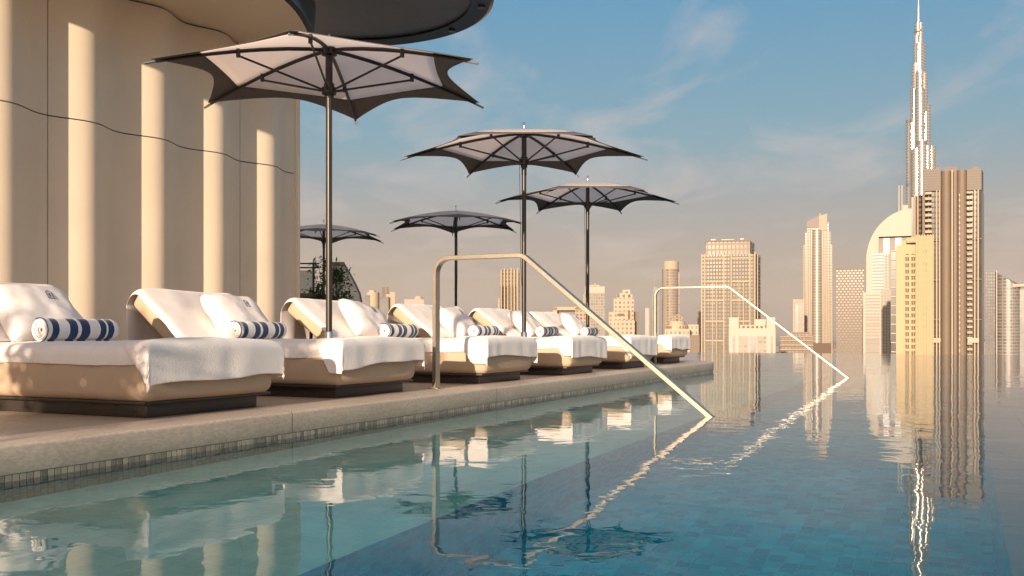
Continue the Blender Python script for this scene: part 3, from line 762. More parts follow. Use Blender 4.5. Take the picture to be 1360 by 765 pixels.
# ------------------------------------------------------------------ handrails
def handrail(a, b_post, htop, b_turn, b_in, z_in, label, w=.062):
    root = empty('pool_handrail', P(a, b_post, DECK), ROT); tag(root, label, 'handrail', 'flat steel handrails into the pool')
    # in local coordinates: y inland, z up from deck
    r = .11; pts = [(0, 0, .0), (0, 0, htop - r)]
    for k in range(1, 9):
        t = math.pi / 2 * k / 8; pts.append((0, -r + r * math.cos(t), htop - r + r * math.sin(t)))
    y1 = b_turn - b_post; sl = math.atan2(htop - (z_in - DECK), (b_turn - b_in)); r2 = .10; L = r2 * math.tan(sl / 2)
    for k in range(0, 7):
        t = sl * k / 6; pts.append((0, (y1 + L) - r2 * math.sin(t), htop - r2 + r2 * math.cos(t)))
    yi = b_in - b_post; dy = math.cos(sl); dz = math.sin(sl)
    ext = .46
    pts.append((0, yi - dy * ext, z_in - DECK - dz * ext))
    bm = NB(); bar(bm, pts, w, w * .48, (1, 0, 0)); bmesh.ops.bevel(bm, geom=[e for e in bm.edges], offset=.002, segments=1, affect='EDGES')
    link_mesh('rail', bm, M_steel, root)
    bm = NB(); box(bm, -.05, .05, -.04, .04, .0, .006, .002); link_mesh('foot_plate', bm, M_steel, root)
handrail(6.17, 3.45, .935, 2.76, 1.46, 0, 'brushed steel handrail in the foreground, post on the deck and bar sloping into the water')
handrail(12.2, 3.60, .975, 2.66, 1.25, 0, 'smaller looking steel handrail beyond, in front of the gridded tower', .046)

# ------------------------------------------------------------------ far terrace: glass balustrade, planter, bench
def glass_mat():
    m = bpy.data.materials.new('tinted_glass'); m.use_nodes = True; nt = m.node_tree; nt.nodes.remove(nt.nodes['Principled BSDF'])
    tr = nt.nodes.new('ShaderNodeBsdfTransparent'); tr.inputs[0].default_value = (.88, .90, .89, 1)
    g = nt.nodes.new('ShaderNodeBsdfGlossy'); g.inputs[0].default_value = (.7, .75, .75, 1); g.inputs[1].default_value = .05
    fr = nt.nodes.new('ShaderNodeFresnel'); fr.inputs[0].default_value = 1.6
    d = nt.nodes.new('ShaderNodeBsdfDiffuse'); d.inputs[0].default_value = (.42, .46, .45, 1)
    m1 = nt.nodes.new('ShaderNodeMixShader'); m1.inputs[0].default_value = .35; nt.links.new(tr.outputs[0], m1.inputs[1]); nt.links.new(d.outputs[0], m1.inputs[2])
    m2 = nt.nodes.new('ShaderNodeMixShader'); nt.links.new(fr.outputs[0], m2.inputs[0]); nt.links.new(m1.outputs[0], m2.inputs[1]); nt.links.new(g.outputs[0], m2.inputs[2])
    nt.links.new(m2.outputs[0], nt.nodes['Material Output'].inputs[0]); return m
M_glassrail = glass_mat()
def wpt(px, py, z): return Vector(((px - 680) * z / F, z, EYE + (HOR - py) * z / F))
bal = empty('glass_balustrade', (*at(430, 17.0)[:2], DECK)); tag(bal, 'glass balustrade with thin rails, beside the wall end behind the potted plant', 'balustrade')
o0 = Vector(bal.location)
bm = NB(); a_, c_ = wpt(380, 350, 17.0) - o0, wpt(416, 350, 17.0) - o0
box(bm, a_.x, c_.x, -.01, .01, .05, a_.z - .12, .002); link_mesh('glass_pane', bm, M_glassrail, bal)
for yy in (350, 355.5):
    bm = NB(); p = wpt(375, yy, 17.0) - o0; q = wpt(424, yy, 17.0) - o0; box(bm, p.x, q.x, -.02, .02, p.z - .012, p.z + .012, .003); link_mesh('top_rail' if yy == 350 else 'mid_rail', bm, M_plinth, bal)
bm = NB(); q = wpt(416.5, 350, 17.0) - o0; box(bm, q.x - .015, q.x + .015, -.03, .03, 0, q.z, .003); link_mesh('upright', bm, M_plinth, bal)
# sloping glass wind screen
ws = empty('glass_wind_screen', (*at(460, 19.0)[:2], DECK)); tag(ws, 'tall sloping grey green glass wind screen right of the potted plant', 'wind screen')
o0 = Vector(ws.location)
pts = [(438, 349), (456, 349), (464, 362), (472, 377), (478, 390), (480, 400), (480, 460), (438, 460)]
def ext_poly(name, pts, z, dz, m, root, o0):
    bm = NB(); f0 = [bm.verts.new(wpt(x, y, z) - o0) for x, y in pts]; f1 = [bm.verts.new(v.co + Vector((0, dz, 0))) for v in f0]; n = len(pts)
    bm.faces.new(f0); bm.faces.new(f1[::-1])
    for k in range(n): bm.faces.new((f0[k], f1[k], f1[(k + 1) % n], f0[(k + 1) % n]))
    return link_mesh(name, bm, m, root)
ext_poly('glass_pane', pts, 19.0, .03, M_glassrail, ws, o0)
bm = NB(); bar(bm, [wpt(x, y, 18.99) - o0 for x, y in pts[:7]], .05, .03, (0, 1, 0)); link_mesh('frame', bm, mat('grey_metal', (.2, .19, .18), .5), ws)
bm = NB(); box(bm, *(sorted(((wpt(438, 0, 19) - o0).x, (wpt(457, 0, 19) - o0).x))), -.05, .08, (wpt(0, 353, 19) - o0).z, (wpt(0, 348, 19) - o0).z); link_mesh('cap_panel', bm, mat('rust_panel', (.30, .2, .15), .6), ws)
# bench
bn = empty('bench', (*at(404, 16.2)[:2], DECK), ROT); tag(bn, 'small brown framed bench beside the wall end, left of the plant', 'bench')
bm = NB(); box(bm, -.5, .5, -.25, .25, .98, 1.04, .01); link_mesh('top', bm, mat('brown_wood', (.17, .11, .075), .6), bn)
for x in (-.45, .45):
    for y in (-.2, .2):
        bm = NB(); box(bm, x - .03, x + .03, y - .03, y + .03, 0, .98, .004); link_mesh('leg', bm, MATS['brown_wood'], bn)

# leafy plants
M_leaf = mat('plant_leaf', (.09, .13, .03), .5, noise_amt=.5, noise_scale=7, transl=.25)
M_leaf2 = mat('tree_leaf', (.06, .095, .03), .5, noise_amt=.4, noise_scale=5, transl=.25)
M_bark = mat('bark', (.13, .095, .065), .9, noise_amt=.3, noise_scale=20)
def leaf_quad(bm, c, d, up, l, w):
    s = d.cross(up).normalized(); 
    p = [c, c + d * l * .5 + s * w * .5, c + d * l, c + d * l * .5 - s * w * .5]
    bm.faces.new([bm.verts.new(v) for v in p])
def bush(root, cen, rad, nclump, nleaf, l, w, m, seed, stems=True, squash=1.0):
    rnd = random.Random(seed); bm = NB(); bs = NB(); base = Vector((0, 0, .35))
    for k in range(nclump):
        while True:
            v = Vector((rnd.uniform(-1, 1), rnd.uniform(-1, 1), rnd.uniform(-1, 1)))
            if v.length < 1: break
        c = Vector((cen[0] + v.x * rad[0], cen[1] + v.y * rad[1], cen[2] + v.z * rad[2]))
        mid = (base + c) / 2 + Vector((rnd.uniform(-.06, .06), rnd.uniform(-.06, .06), 0))
        tube(bs, [base, mid, c], [.012, .008, .003], 5, caps=False)
        for j in range(nleaf):
            d = Vector((rnd.gauss(0, 1), rnd.gauss(0, 1), rnd.gauss(0, .7))).normalized()
            o_ = c + Vector((rnd.gauss(0, 1), rnd.gauss(0, 1), rnd.gauss(0, 1))) * rad[0] * .16
            leaf_quad(bm, o_, d, Vector((rnd.gauss(0, .4), rnd.gauss(0, .4), 1)).normalized(), l * rnd.uniform(.7, 1.3), w * rnd.uniform(.7, 1.2))
    link_mesh('foliage', bm, m, root); link_mesh('stems', bs, M_bark, root)
pp = at(438, 16.3); pl = empty('potted_plant', (*pp[:2], DECK)); tag(pl, 'leafy green shrub in a round pot behind the pole of the nearest parasol', 'plant')
bush(pl, (0, 0, 1.12), (.38, .38, .5), 46, 34, .085, .034, M_leaf, 5)
bm = NB(); tube(bm, [(0, 0, 0), (0, 0, .42), (0, 0, .45)], [.19, .26, .26], 24); link_mesh('pot', bm, mat('clay_pot', (.30, .24, .19), .7), pl)
# unseen shrubs, added behind the camera to shade and dapple the first loungers
for i, (a, b, h, lab) in enumerate([(-.9, 3.38, 1.8, 'unseen shrub in a planter behind the camera, added for shade, nearer the water'), (-3.1, 4.3, 1.9, 'unseen shrub in a planter behind the camera, added for dappled shade, nearer the wall')]):
    sh = empty('shade_shrub', P(a, b, DECK), ROT); tag(sh, lab, 'plant')
    bush(sh, (0, 0, h * .62), (.46, .46, h * .42), 110 - 55 * i, 40, .11, .05, M_leaf2, 20 + i)
    bm = NB(); box(bm, -.3, .3, -.3, .3, 0, .45, .015); link_mesh('planter', bm, M_coping, sh)

# ------------------------------------------------------------------ the city
GZ = -110.0
M_ground = mat('city_ground', (.27, .22, .17), .95, noise_amt=.35, noise_scale=.004, col2=(.33, .27, .21))
bm = NB(); quad(bm, [(-60000, -3000, GZ), (60000, -3000, GZ), (60000, 60000, GZ), (-60000, 60000, GZ)])
tag(link_mesh('ground', bm, M_ground), kind='structure')

class Tower:
    """a far building laid out by where its front stands: px columns at distance D (true metres)"""
    def __init__(s, name, pc, D, label, cat='skyscraper', group=None):
        s.D = D; s.o = Vector(((pc - 680) * D / F, D, GZ)); s.th = math.atan((pc - 680) / F); s.root = empty(name, s.o, -s.th); tag(s.root, label, cat, group)
        s.k = D / F; s.rng = D / math.cos(s.th)
    def X(s, px, dy=0): return (s.rng + dy) * math.tan(math.atan((px - 680) / F) - s.th)
    def Z(s, py): return EYE + (HOR - py) * s.k - GZ
    def block(s, name, m, plan, top, bot=None, parent=None, topfn=None, smooth=False):
        bm = NB(); z0 = 0 if bot is None else s.Z(bot)
        poly = [(s.X(px, dy), dy) for px, dy in plan]
        tf = (lambda x, y: s.Z(topfn(math.tan(math.atan(x / (s.rng + y)) + s.th) * F + 680))) if topfn else None
        prism(bm, poly, z0, s.Z(top) if not topfn else 0, tf)
        return link_mesh(name, bm, m, parent or s.root, smooth=smooth)
    def rect(s, name, m, p0, p1, top, bot=None, d0=0, d1=30, parent=None):
        x0, x1 = s.X(p0, 0), s.X(p1, 0); bm = NB(); box(bm, x0, x1, d0, d1, 0 if bot is None else s.Z(bot), s.Z(top)); return link_mesh(name, bm, m, parent or s.root)
    def cyl(s, name, m, pc, rpx, top, bot=None, dy=None, seg=40, rtop=None, parent=None, topfn=None, sq=1.0):
        r = rpx * s.k; cx = s.X(pc); dy = r if dy is None else dy; bm = NB(); rt = (rtop if rtop is not None else rpx) * s.k
        z0 = 0 if bot is None else s.Z(bot)
        lo = [bm.verts.new((cx + r * math.cos(t), dy + sq * r * math.sin(t), z0)) for t in [2 * math.pi * k / seg for k in range(seg)]]
        hi = [bm.verts.new((cx + rt * math.cos(t), dy + sq * rt * math.sin(t), s.Z(topfn(pc + rpx * math.cos(t)) if topfn else top))) for t in [2 * math.pi * k / seg for k in range(seg)]]
        for k in range(seg): bm.faces.new((lo[k], lo[(k + 1) % seg], hi[(k + 1) % seg], hi[k]))
        bm.faces.new(lo[::-1]); bm.faces.new(hi)
        o = link_mesh(name, bm, m, parent or s.root)
        for p in o.data.polygons: p.use_smooth = len(p.vertices) == 4
        return o
    def balconies(s, p0, p1, top, bot, step, m, d=1.6, h=.45, parent=None, d0=None):
        """one stack of balcony slabs with upstands"""
        bm = NB(); z = s.Z(top)
        while z > s.Z(bot):
            y0 = -d if d0 is None else d0
            box(bm, s.X(p0), s.X(p1), y0, .3, z - step * h, z); z -= step
        box(bm, s.X((p0 + p1) / 2) - .12, s.X((p0 + p1) / 2) + .12, .1 if d0 is None else d0 + .1, .28, s.Z(bot), s.Z(top)); return link_mesh('balcony_stack', bm, m, parent or s.root)

cream = mat('cream_render', (.44, .345, .24), .75, noise_amt=.05, noise_scale=.05)
pale = mat('pale_render', (.47, .39, .295), .75, noise_amt=.04, noise_scale=.05)
gold = mat('golden_render', (.45, .345, .20), .75, noise_amt=.05, noise_scale=.05)
brown = mat('brown_render', (.165, .118, .082), .6, noise_amt=.08, noise_scale=.05)
dglass = mat('dark_curtain_glass', (.05, .045, .045), .2, noise_amt=.3, noise_scale=.08)
gglass = mat('grey_curtain_glass', (.20, .19, .18), .25, noise_amt=.3, noise_scale=.08)
white = mat('white_panels', (.44, .38, .31), .6, noise_amt=.03, noise_scale=.05)

# gridded tower
T = Tower('gridded_tower', 968, 900, 'broad gridded tower with an arcaded crown, behind the far handrail')
fk = facade('grid_windows', (.27, .22, .155), (.15, .13, .105), 2.6, 3.4, .62, .6)
fks = facade('grid_windows_shaded', (.22, .16, .12), (.08, .07, .06), 3.2, 3.4, .6, .6)  # right side away from the sun: its shade is put into darker colours
T.block('body', fk, [(932, 0), (1002, 0), (1002, 30), (932, 34)], 338)
T.block('side_wing', fks, [(1002, 2), (1010, 30), (1010, 60), (1002, 60)], 337)
for x, t in ((932, 337), (936, 337), (961.5, 334), (971, 334), (996, 337), (1002.5, 335)): T.rect('fin', cream, x - .75, x + .75, t, d0=-1.6, d1=1)
for x in (946.5, 951.5, 981.5, 987.5): T.rect('fin', cream, x - .5, x + .5, 374, d0=-1.3, d1=1)
for y in (343, 374, 399, 426.5, 452.6):
    T.rect('floor_band', cream, 937, 961, y - .9, y + .9, -1.0, 1); T.rect('floor_band', cream, 972, 995.5, y - .9, y + .9, -1.0, 1)
T.rect('side_fin', cream, 1006, 1007.2, 337, d0=12, d1=14)
cr1 = facade('crown_arcade', (.46, .36, .25), (.07, .055, .045), 3.6, 5.2, .55, .66)
T.block('crown', cr1, [(938, 2), (996, 2), (1002, 24), (1002, 36), (938, 36)], 320.5, 338)
T.rect('crown_roof', brown, 937, 997, 318.5, 320.5, 1, 30)
for p0, p1, t in ((944, 950, 316), (958, 975, 316.8), (983, 988, 315.8)): T.rect('roof_plant', gglass, p0, p1, t, 319, 8, 18)
# dark bronze tower
T = Tower('bronze_tower', 1265, 600, 'tall brown tower with rounded central shafts and solid top, in front of the spire tower')
louv = facade('louvre_band', (.17, .115, .08), (.11, .075, .055), 40, 1.6, .98, .5, w_rough=.5, g_rough=.5, vary=.05)
fw = facade('bronze_windows', (.30, .22, .15), (.10, .08, .07), 2.4, 3.3, .55, .5)
gw = facade('bronze_glazing', (.13, .11, .10), (.055, .05, .05), 1.8, 3.3, .8, .75, g_rough=.15, vary=.5)
fl = facade('dotted_windows', (.47, .34, .235), (.62, .50, .38), 40, 3.4, .03, .5)
T.block('left_wing', fw, [(1211, 14), (1226, 10), (1226, 30), (1211, 30)], 254)
for x in (1214.5, 1218.5): T.rect('fin', cream, x - .8, x + .8, 254.5, d0=7, d1=12)
T.rect('glass_strip', dglass, 1209.5, 1213, 256, d0=11, d1=15)
T.block('left_body', gw, [(1226, 2), (1249, 2), (1249, 30), (1226, 30)], 252)
T.block('left_head', louv, [(1225, 0), (1249.5, 0), (1249.5, 30), (1225, 30)], 222.5, 252)
T.balconies(1229, 1237.5, 254, 470, 3.4, cream, d=3.0, h=.42)
for x in (1244, 1248): T.rect('fin', cream, x - .8, x + .8, 252, d0=-1.4, d1=2.5)
T.rect('pier', brown, 1225, 1228.3, 252, d0=-.6, d1=3)
for xc, rp in ((1256.5, 7.0), (1277.5, 7.0)): T.cyl('round_shaft', brown, xc, rp, 225.5, dy=4.5)
T.rect('centre_wall', mat('bronze_mid', (.16, .11, .075), .6), 1250, 1284, 225.5, d0=3, d1=30)
T.rect('fin', cream, 1263.6, 1265.4, 226.5, d0=-1.5, d1=4); T.rect('fin', brown, 1266.6, 1269.4, 226.5, d0=-.8, d1=4)
T.balconies(1273.6, 1275.2, 258, 470, 3.4, pale, d=1.6, h=.4, d0=-.4)
T.block('right_body', gw, [(1284, 2), (1301, 2), (1301, 30), (1284, 30)], 254)
T.block('right_head', louv, [(1284, 0), (1303.5, 0), (1306, 18), (1306, 30), (1284, 30)], 226, 254)
T.balconies(1284.6, 1291.5, 256, 470, 3.4, cream, d=2.6, h=.38)
for x in (1294.5, 1299): T.rect('fin', cream, x - .85, x + .85, 254, d0=-1.4, d1=2.5)
T.block('glass_corner', dglass, [(1300.5, .5), (1304, 1), (1307, 20), (1300.5, 20)], 254.5)
for p0, p1, t in ((1243, 1250, 219.5), (1254, 1271, 220.5), (1291, 1300, 221.5)): T.rect('roof_box', louv, p0, p1, t, 228, 4, 16)
for p0, p1, t in ((1258, 1263, 219), (1294, 1296, 219.5)): T.rect('roof_plant', brown, p0, p1, t, 228, 7, 12)
for y in (318, 371, 424):
    T.rect('floor_band', brown, 1238.2, 1249.4, y, y + 1.1, -.9, 2.2); T.rect('floor_band', brown, 1292, 1304, y, y + 1.1, -.9, 2.2)
T.rect('sky_lobby', pale, 1238.5, 1249.3, 449, 455, -.7, 2.2); T.rect('sky_lobby', pale, 1285, 1300, 449, 455, -3.2, 2.2)
for p0, p1 in ((1228, 1232), (1235, 1240), (1287, 1290)): T.rect('roof_plant', louv, p0, p1, 220.5 if p0 < 1280 else 224, 228, 8, 14)
# golden tower
T = Tower('golden_tower', 1212, 500, 'golden yellow tower with two balcony columns, left of the tall brown tower')
fg = facade('golden_faint_windows', (.73, .56, .33), (.54, .42, .26), 4.2, 3.2, .45, .6, w_rough=.75, g_rough=.6, vary=.1)
T.rect('left_body', gold, 1190, 1220, 325, d0=1, d1=24)
T.rect('right_body', fg, 1216, 1240, 313.5, d0=0, d1=24)
T.rect('upper_body', gold, 1198, 1217, 318, d0=4, d1=24)
T.block('parapet', gold, [(1204, 1), (1217, -.4), (1217, 6), (1204, 6)], 315, 322)
for k in range(7): T.rect('rib', gold, 1216.4 + k * 3.7, 1217.8 + k * 3.7, 312.2, d0=-1.0, d1=2)
T.rect('glass_edge', dglass, 1183.5, 1190, 331, d0=3, d1=20)
bm = NB(); z = T.Z(331)
while z > 40:
    box(bm, T.X(1183.3), T.X(1190), 2.2, 3.5, z - .5, z); z -= 4.75
link_mesh('glass_tie', bm, pale, T.root)
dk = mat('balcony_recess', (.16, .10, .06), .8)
for p0, p1 in ((1202.5, 1207), (1210.5, 1215.3)):
    T.rect('balcony_recess', dk, p0, p1, 337, d0=.7, d1=2); T.balconies(p0 - .3, p1 + .3, 338.5, 470, 3.2, gold, d=1.0, h=.36, d0=-.2)
T.rect('pier', gold, 1207.3, 1210.2, 336, d0=-.3, d1=2)
# arched white tower
T = Tower('arched_white_tower', 1180, 800, 'white tower with a quarter round arched top and twin masts')
arc = [(1150.5, 700), (1150.5, 345)] + [(1150.5 + 62 * (1 - math.cos(t)), 345 - 67 * math.sin(t)) for t in [math.pi / 2 * k / 16 for k in range(1, 17)]] + [(1212.5, 314), (1167, 314), (1167, 700)]
bm = NB(); f0 = [bm.verts.new((T.X(x), 0, max(0, T.Z(y)))) for x, y in arc]; f1 = [bm.verts.new(v.co + Vector((0, 22, 0))) for v in f0]; n = len(arc)
bm.faces.new(f0); bm.faces.new(f1[::-1])
for k in range(n): bm.faces.new((f0[k], f1[k], f1[(k + 1) % n], f0[(k + 1) % n]))
link_mesh('arch_shell', bm, white, T.root)
T.rect('glazing', facade('arch_glazing', (.45, .41, .37), (.16, .15, .15), 9, 3.6, .5, .9, vary=.3), 1167.2, 1212, 314.3, d0=5, d1=26)
for x in (1194.0, 1198.0): T.cyl('mast', white, x, .85, 246, 282, dy=4)
T.rect('roof_block', mat('warm_grey', (.45, .38, .31), .7), 1199, 1206, 272, 282, 6, 14)
# stepped white apartment tower in front of the arch
T = Tower('stepped_white_tower', 1165, 650, 'white stepped apartment tower with rows of small windows, below the arched tower')
sw = facade('small_square_windows', (.52, .45, .37), (.20, .14, .10), 1.85, 1.9 * 1.0, .42, .48)
sb = facade('strip_balconies', (.52, .45, .37), (.25, .23, .18), 30, 2.05, .98, .45)
T.rect('upper_body', sb, 1158.8, 1173.5, 336, d0=4, d1=20); T.rect('upper_windows', sw, 1173.5, 1181.5, 336.5, d0=4.5, d1=20)
T.rect('lower_body', white, 1147, 1172, 388.5, d0=0, d1=18); T.rect('balcony_bay', sb, 1149.5, 1168.5, 391.5, d0=-.6, d1=2); T.rect('lower_windows', sw, 1170, 1183, 386, d0=-.4, d1=18)
T.rect('pier', white, 1146.5, 1149, 388, d0=-1.2, d1=3)
for k in range(5): T.rect('parapet_block', white, 1160 + k * 2.8, 1161.4 + k * 2.8, 334.5, 337, 4, 8)
# woven brick tower
T = Tower('woven_block', 1128, 1000, 'brown block with a woven brick-like facade, left of the arched white tower')
wv = facade('woven_windows', (.36, .27, .20), (.12, .09, .07), 3.6, 2.7, .62, .5, off=.5)
T.rect('body', wv, 1110.5, 1147.5, 358, d0=0, d1=30); T.rect('parapet', brown, 1110, 1148, 355.5, 358.5, -.4, 30)
T.rect('roof_box', brown, 1146, 1149, 392, d0=4, d1=14)
# slim tapering tower
T = Tower('tapering_tower', 1086, 1300, 'slender pale tower with stepped shoulders and slanted glass top')
tf = facade('rib_windows', (.50, .40, .31), (.22, .17, .14), 2.6, 3.7, .5, .62)
tg = mat('bright_bay', (.5, .42, .34), .35, metal=.5)
T.rect('base_body', tf, 1066.5, 1105.8, 325, d0=6, d1=40); T.rect('shoulder', tf, 1069, 1103, 307.5, d0=4, d1=36); T.rect('upper_body', tf, 1071.3, 1100.5, 296, d0=2, d1=30)
T.block('slanted_crown', mat('slate_crown', (.22, .18, .16), .6), [(1071.5, 0), (1088, 0), (1088, 26), (1071.5, 26)], 290, 302, topfn=lambda px: 294 - (px - 1071.5) * .48)
T.block('tall_crown', mat('tan_metal', (.40, .31, .24), .6), [(1088, 0), (1098.5, 0), (1098.5, 26), (1088, 26)], 284, 306, topfn=lambda px: 286.5 - (px - 1088) * .2)
T.rect('crown_fin', cream, 1088.5, 1090, 283.6, 306, -2, 6); T.rect('crown_fin', cream, 1096.8, 1098.3, 284, 306, -2, 6)
bayf = facade('bay_bands', (.66, .57, .48), (.42, .36, .30), 60, 3.7, .99, .45, g_rough=.35, w_rough=.45, wmetal=.2, gmetal=.3, vary=.1)
T.cyl('glazed_bay', bayf, 1085, 6.5, 305, dy=4, sq=1.1)
for x in (1068, 1072.3, 1075.8, 1094.2, 1097.6, 1101.2, 1104.8): T.rect('rib', cream, x - .45, x + .45, {1068: 326, 1104.8: 326, 1101.2: 309}.get(x, 303), d0=-1.5, d1=7)
# small neighbour
T = Tower('slim_block', 1060, 1200, 'slim cream and blue block left of the tapering tower')
T.rect('body', facade('slim_windows', (.62, .50, .38), (.25, .24, .23), 3, 3.6, .55, .6), 1053.5, 1068, 400, d0=0, d1=20); T.rect('parapet', cream, 1053, 1068, 397.5, 400.5, -.4, 20)
T.rect('fin', cream, 1053.2, 1054.6, 399, d0=-1.2, d1=2); T.rect('glass_strip', gglass, 1057, 1060, 405, d0=-.5, d1=2)
# podium
T = Tower('brown_podium', 1072, 850, 'low brown podium building with stacked terraces below the tapering tower', 'building')
pf = facade('podium_slats', (.34, .24, .17), (.16, .11, .08), 3.0, 2.9, .65, .55)
T.rect('body', pf, 1037, 1080, 446, d0=0, d1=30); T.rect('upper_terrace', pf, 1044, 1076, 441, 447, 4, 24); T.rect('side_block', mat('rust_wall', (.13, .08, .055), .8), 1080, 1104, 456, d0=-1, d1=20)
for y in (447, 452, 458, 464): T.rect('terrace_slab', cream, 1036, 1080, y, y + 1, -2.2, 1)
# white low building
T = Tower('white_terraced_building', 1000, 700, 'low white building with tall corner windows in front of the gridded tower', 'building')
wf = facade('white_windows', (.56, .50, .43), (.30, .25, .21), 3.4, 3.1, .62, .52)
T.rect('body', white, 968, 1030, 436, d0=0, d1=26); T.rect('left_tower', white, 968.5, 981, 421.5, d0=-.5, d1=20); T.rect('right_tower', white, 1018, 1029.5, 421.5, d0=-.5, d1=20)
T.rect('pavilion', pale, 983, 1016, 431.5, 437, 4, 18)
bm = NB(); prism(bm, [(T.X(1002), 4), (T.X(1017), 4), (T.X(1017), 16), (T.X(1002), 16)], T.Z(431.5), T.Z(424), None); link_mesh('gable', bm, white, T.root)
for p0, p1 in ((980, 993.5), (1005, 1018)): T.rect('window_bay', wf, p0, p1, 446.5, 470, -.35, 1)
for p0, p1 in ((973, 976.5), (996, 1003.5), (1023.5, 1026.5)): T.rect('tall_window', gglass, p0, p1, 446.5, 469, -.6, 1)
for x in (986, 992, 998, 1004, 1010): T.rect('roof_opening', dk, x, x + 3, 433, 436, 3.4, 5)
# stepped silver spire tower
T = Tower('spire_tower', 1219, 2100, 'very tall stepped silver skyscraper with a needle spire, the highest in the photo')
bs = facade('steel_bands', (.56, .50, .43), (.75, .68, .60), 3.4, 6.4, .72, .50, g_rough=.17, w_rough=.34, gmetal=.85, wmetal=.2, vary=.12)
bs2 = mat('polished_steel', (.9, .82, .70), .18, metal=1)
bt = mat('louvre_steel', (.30, .26, .23), .4, metal=.6)
def lobe(xc, rp, top, dy): T.cyl('wing_lobe', bs, xc, rp, top, dy=dy, seg=28)
for a in ((1219.2, 4.6, 28, 14), (1217.5, 3.6, 46, 6), (1222.5, 3.4, 29, 10), (1221.7, 4.6, 57, 2), (1224.0, 4.8, 57, 14), (1216.0, 4.8, 84, 2), (1214.0, 4.8, 114, 8), (1226.5, 5.2, 97, 8), (1221.5, 5.0, 97, -12), (1222, 6, 124, -20), (1230.0, 5.6, 138, 14),
          (1208.8, 5.4, 157, 16), (1213.5, 5.0, 157, 2), (1236.8, 5.8, 194, 20), (1231.5, 5.0, 194, 4), (1217, 6, 200, -22), (1224, 6.5, 190, -26)): lobe(*a)
T.cyl('spire', bs2, 1219.8, 2.6, 6, 30, dy=14, rtop=2.0); T.cyl('spire_tip', bs2, 1219.8, 1.5, -24, 7, dy=14, rtop=.25)
for xc, rp, y0, y1, dy in ((1219.6, 5.2, 38, 41, 10), (1221.5, 6.0, 122, 126, -20), (1208.8, 5.6, 157, 161, 16), (1213.5, 5.2, 158, 163, 2), (1224, 6.7, 192, 195, -26), (1209, 5.6, 241, 246, 16), (1214, 5.2, 241, 246, 2)):
    T.cyl('mechanical_band', bt, xc, rp, y0, y1, dy=dy, seg=28)
for x, dy, t in ((1222.2, -34, 98), (1218, -34, 200), (1211, -6, 163), (1232, -2, 200), (1229.5, 0, 150), (1214, -5, 118), (1220, -14, 60)): T.rect('bright_fin', bs2, x - .35, x + .35, t, d0=dy, d1=dy + 6)
# right-hand silver pair
T = Tower('silver_twin_tower', 1332, 1100, 'silver tower with curved glass body and slanting top, rightmost in the photo')
sg = facade('silver_glazing', (.48, .43, .39), (.24, .22, .21), 3.2, 3.6, .75, .6, g_rough=.4, w_rough=.5, gmetal=.3, wmetal=.2)
T.rect('left_slab', facade('slab_glazing', (.26, .23, .22), (.17, .16, .16), 2.6, 3.6, .7, .7), 1308, 1323, 360, d0=6, d1=30)
T.cyl('curved_body', sg, 1338, 15.5, 370, dy=14, topfn=lambda px: 359 + max(0, px - 1322) * .72 if px < 1348 else 378, seg=48)
T.rect('roof_slab', pale, 1340, 1362, 377.5, 381, 2, 20); T.rect('fin', pale, 1323, 1324.4, 359, d0=-1, d1=8)
T.rect('rear_body', gglass, 1352, 1364, 384, d0=10, d1=34)
# left-hand group
def simple(name, pc, D, label, blocks, cat='building'):
    T = Tower(name, pc, D, label, cat)
    for b in blocks:
        k = b[0]
        if k == 'r': T.rect(b[1], b[2], *b[3:6], **(b[6] if len(b) > 6 else {}))
        else: T.cyl(b[1], b[2], *b[3:6], **(b[6] if len(b) > 6 else {}))
    return T
ribf = facade('vertical_ribs', (.66, .53, .38), (.20, .16, .12), 3.4, 60, .45, .98)
ribt = facade('crown_ribs', (.46, .36, .27), (.22, .17, .13), 2.6, 3.2, .5, .5)
T = simple('ribbed_tower', 677, 850, 'ribbed cream tower with darker top, left of the second parasol pole', [('r', 'lower_body', ribf, 664, 688, 380), ('r', 'crown', ribt, 664.5, 690.5, 358), ('r', 'side_bay', gglass, 688, 691, 362), ('r', 'wing', facade('wing_windows', (.6, .48, .36), (.2, .16, .13), 2.6, 3.2, .5, .5), 661.5, 666, 396)], 'skyscraper')
for k in range(6): T.rect('rib', cream, 665 + k * 4.4, 666.4 + k * 4.4, 356.5 if k % 2 else 358, d0=-2, d1=2)
cf = facade('frame_windows', (.62, .50, .37), (.28, .22, .17), 3.4, 3.3, .6, .55)
T = simple('portal_building', 755, 900, 'cream building shaped like a square portal frame, behind the sixth pillow', [('r', 'left_leg', cream, 734.5, 740, 408), ('r', 'right_leg', cf, 764, 778, 408), ('r', 'lintel', cream, 734.5, 771, 407.5, dict(bot=412)), ('r', 'infill', gglass, 740, 765, 412, dict(d0=6, d1=20))])
df = facade('crowned_tower_glazing', (.50, .43, .36), (.30, .27, .24), 3.0, 3.6, .6, .6)
T = simple('crowned_glass_tower', 789, 1200, 'glassy tower with a white crown behind the third parasol pole', [('r', 'body', df, 775, 803.5, 389), ('r', 'crown', white, 777, 803, 380.5, dict(bot=389)), ('r', 'crown_box', pale, 783, 796, 378.5, dict(bot=381)), ('r', 'antenna', pale, 789.5, 791, 376.5, dict(bot=381)), ('r', 'fin', cream, 775, 776.4, 392, dict(d0=-1, d1=3))], 'skyscraper')
ef = facade('pyramid_windows', (.70, .56, .41), (.24, .18, .13), 3.2, 3.3, .5, .5); ef2 = facade('arched_bay_windows', (.72, .58, .43), (.15, .11, .08), 4.2, 8, .5, .6)
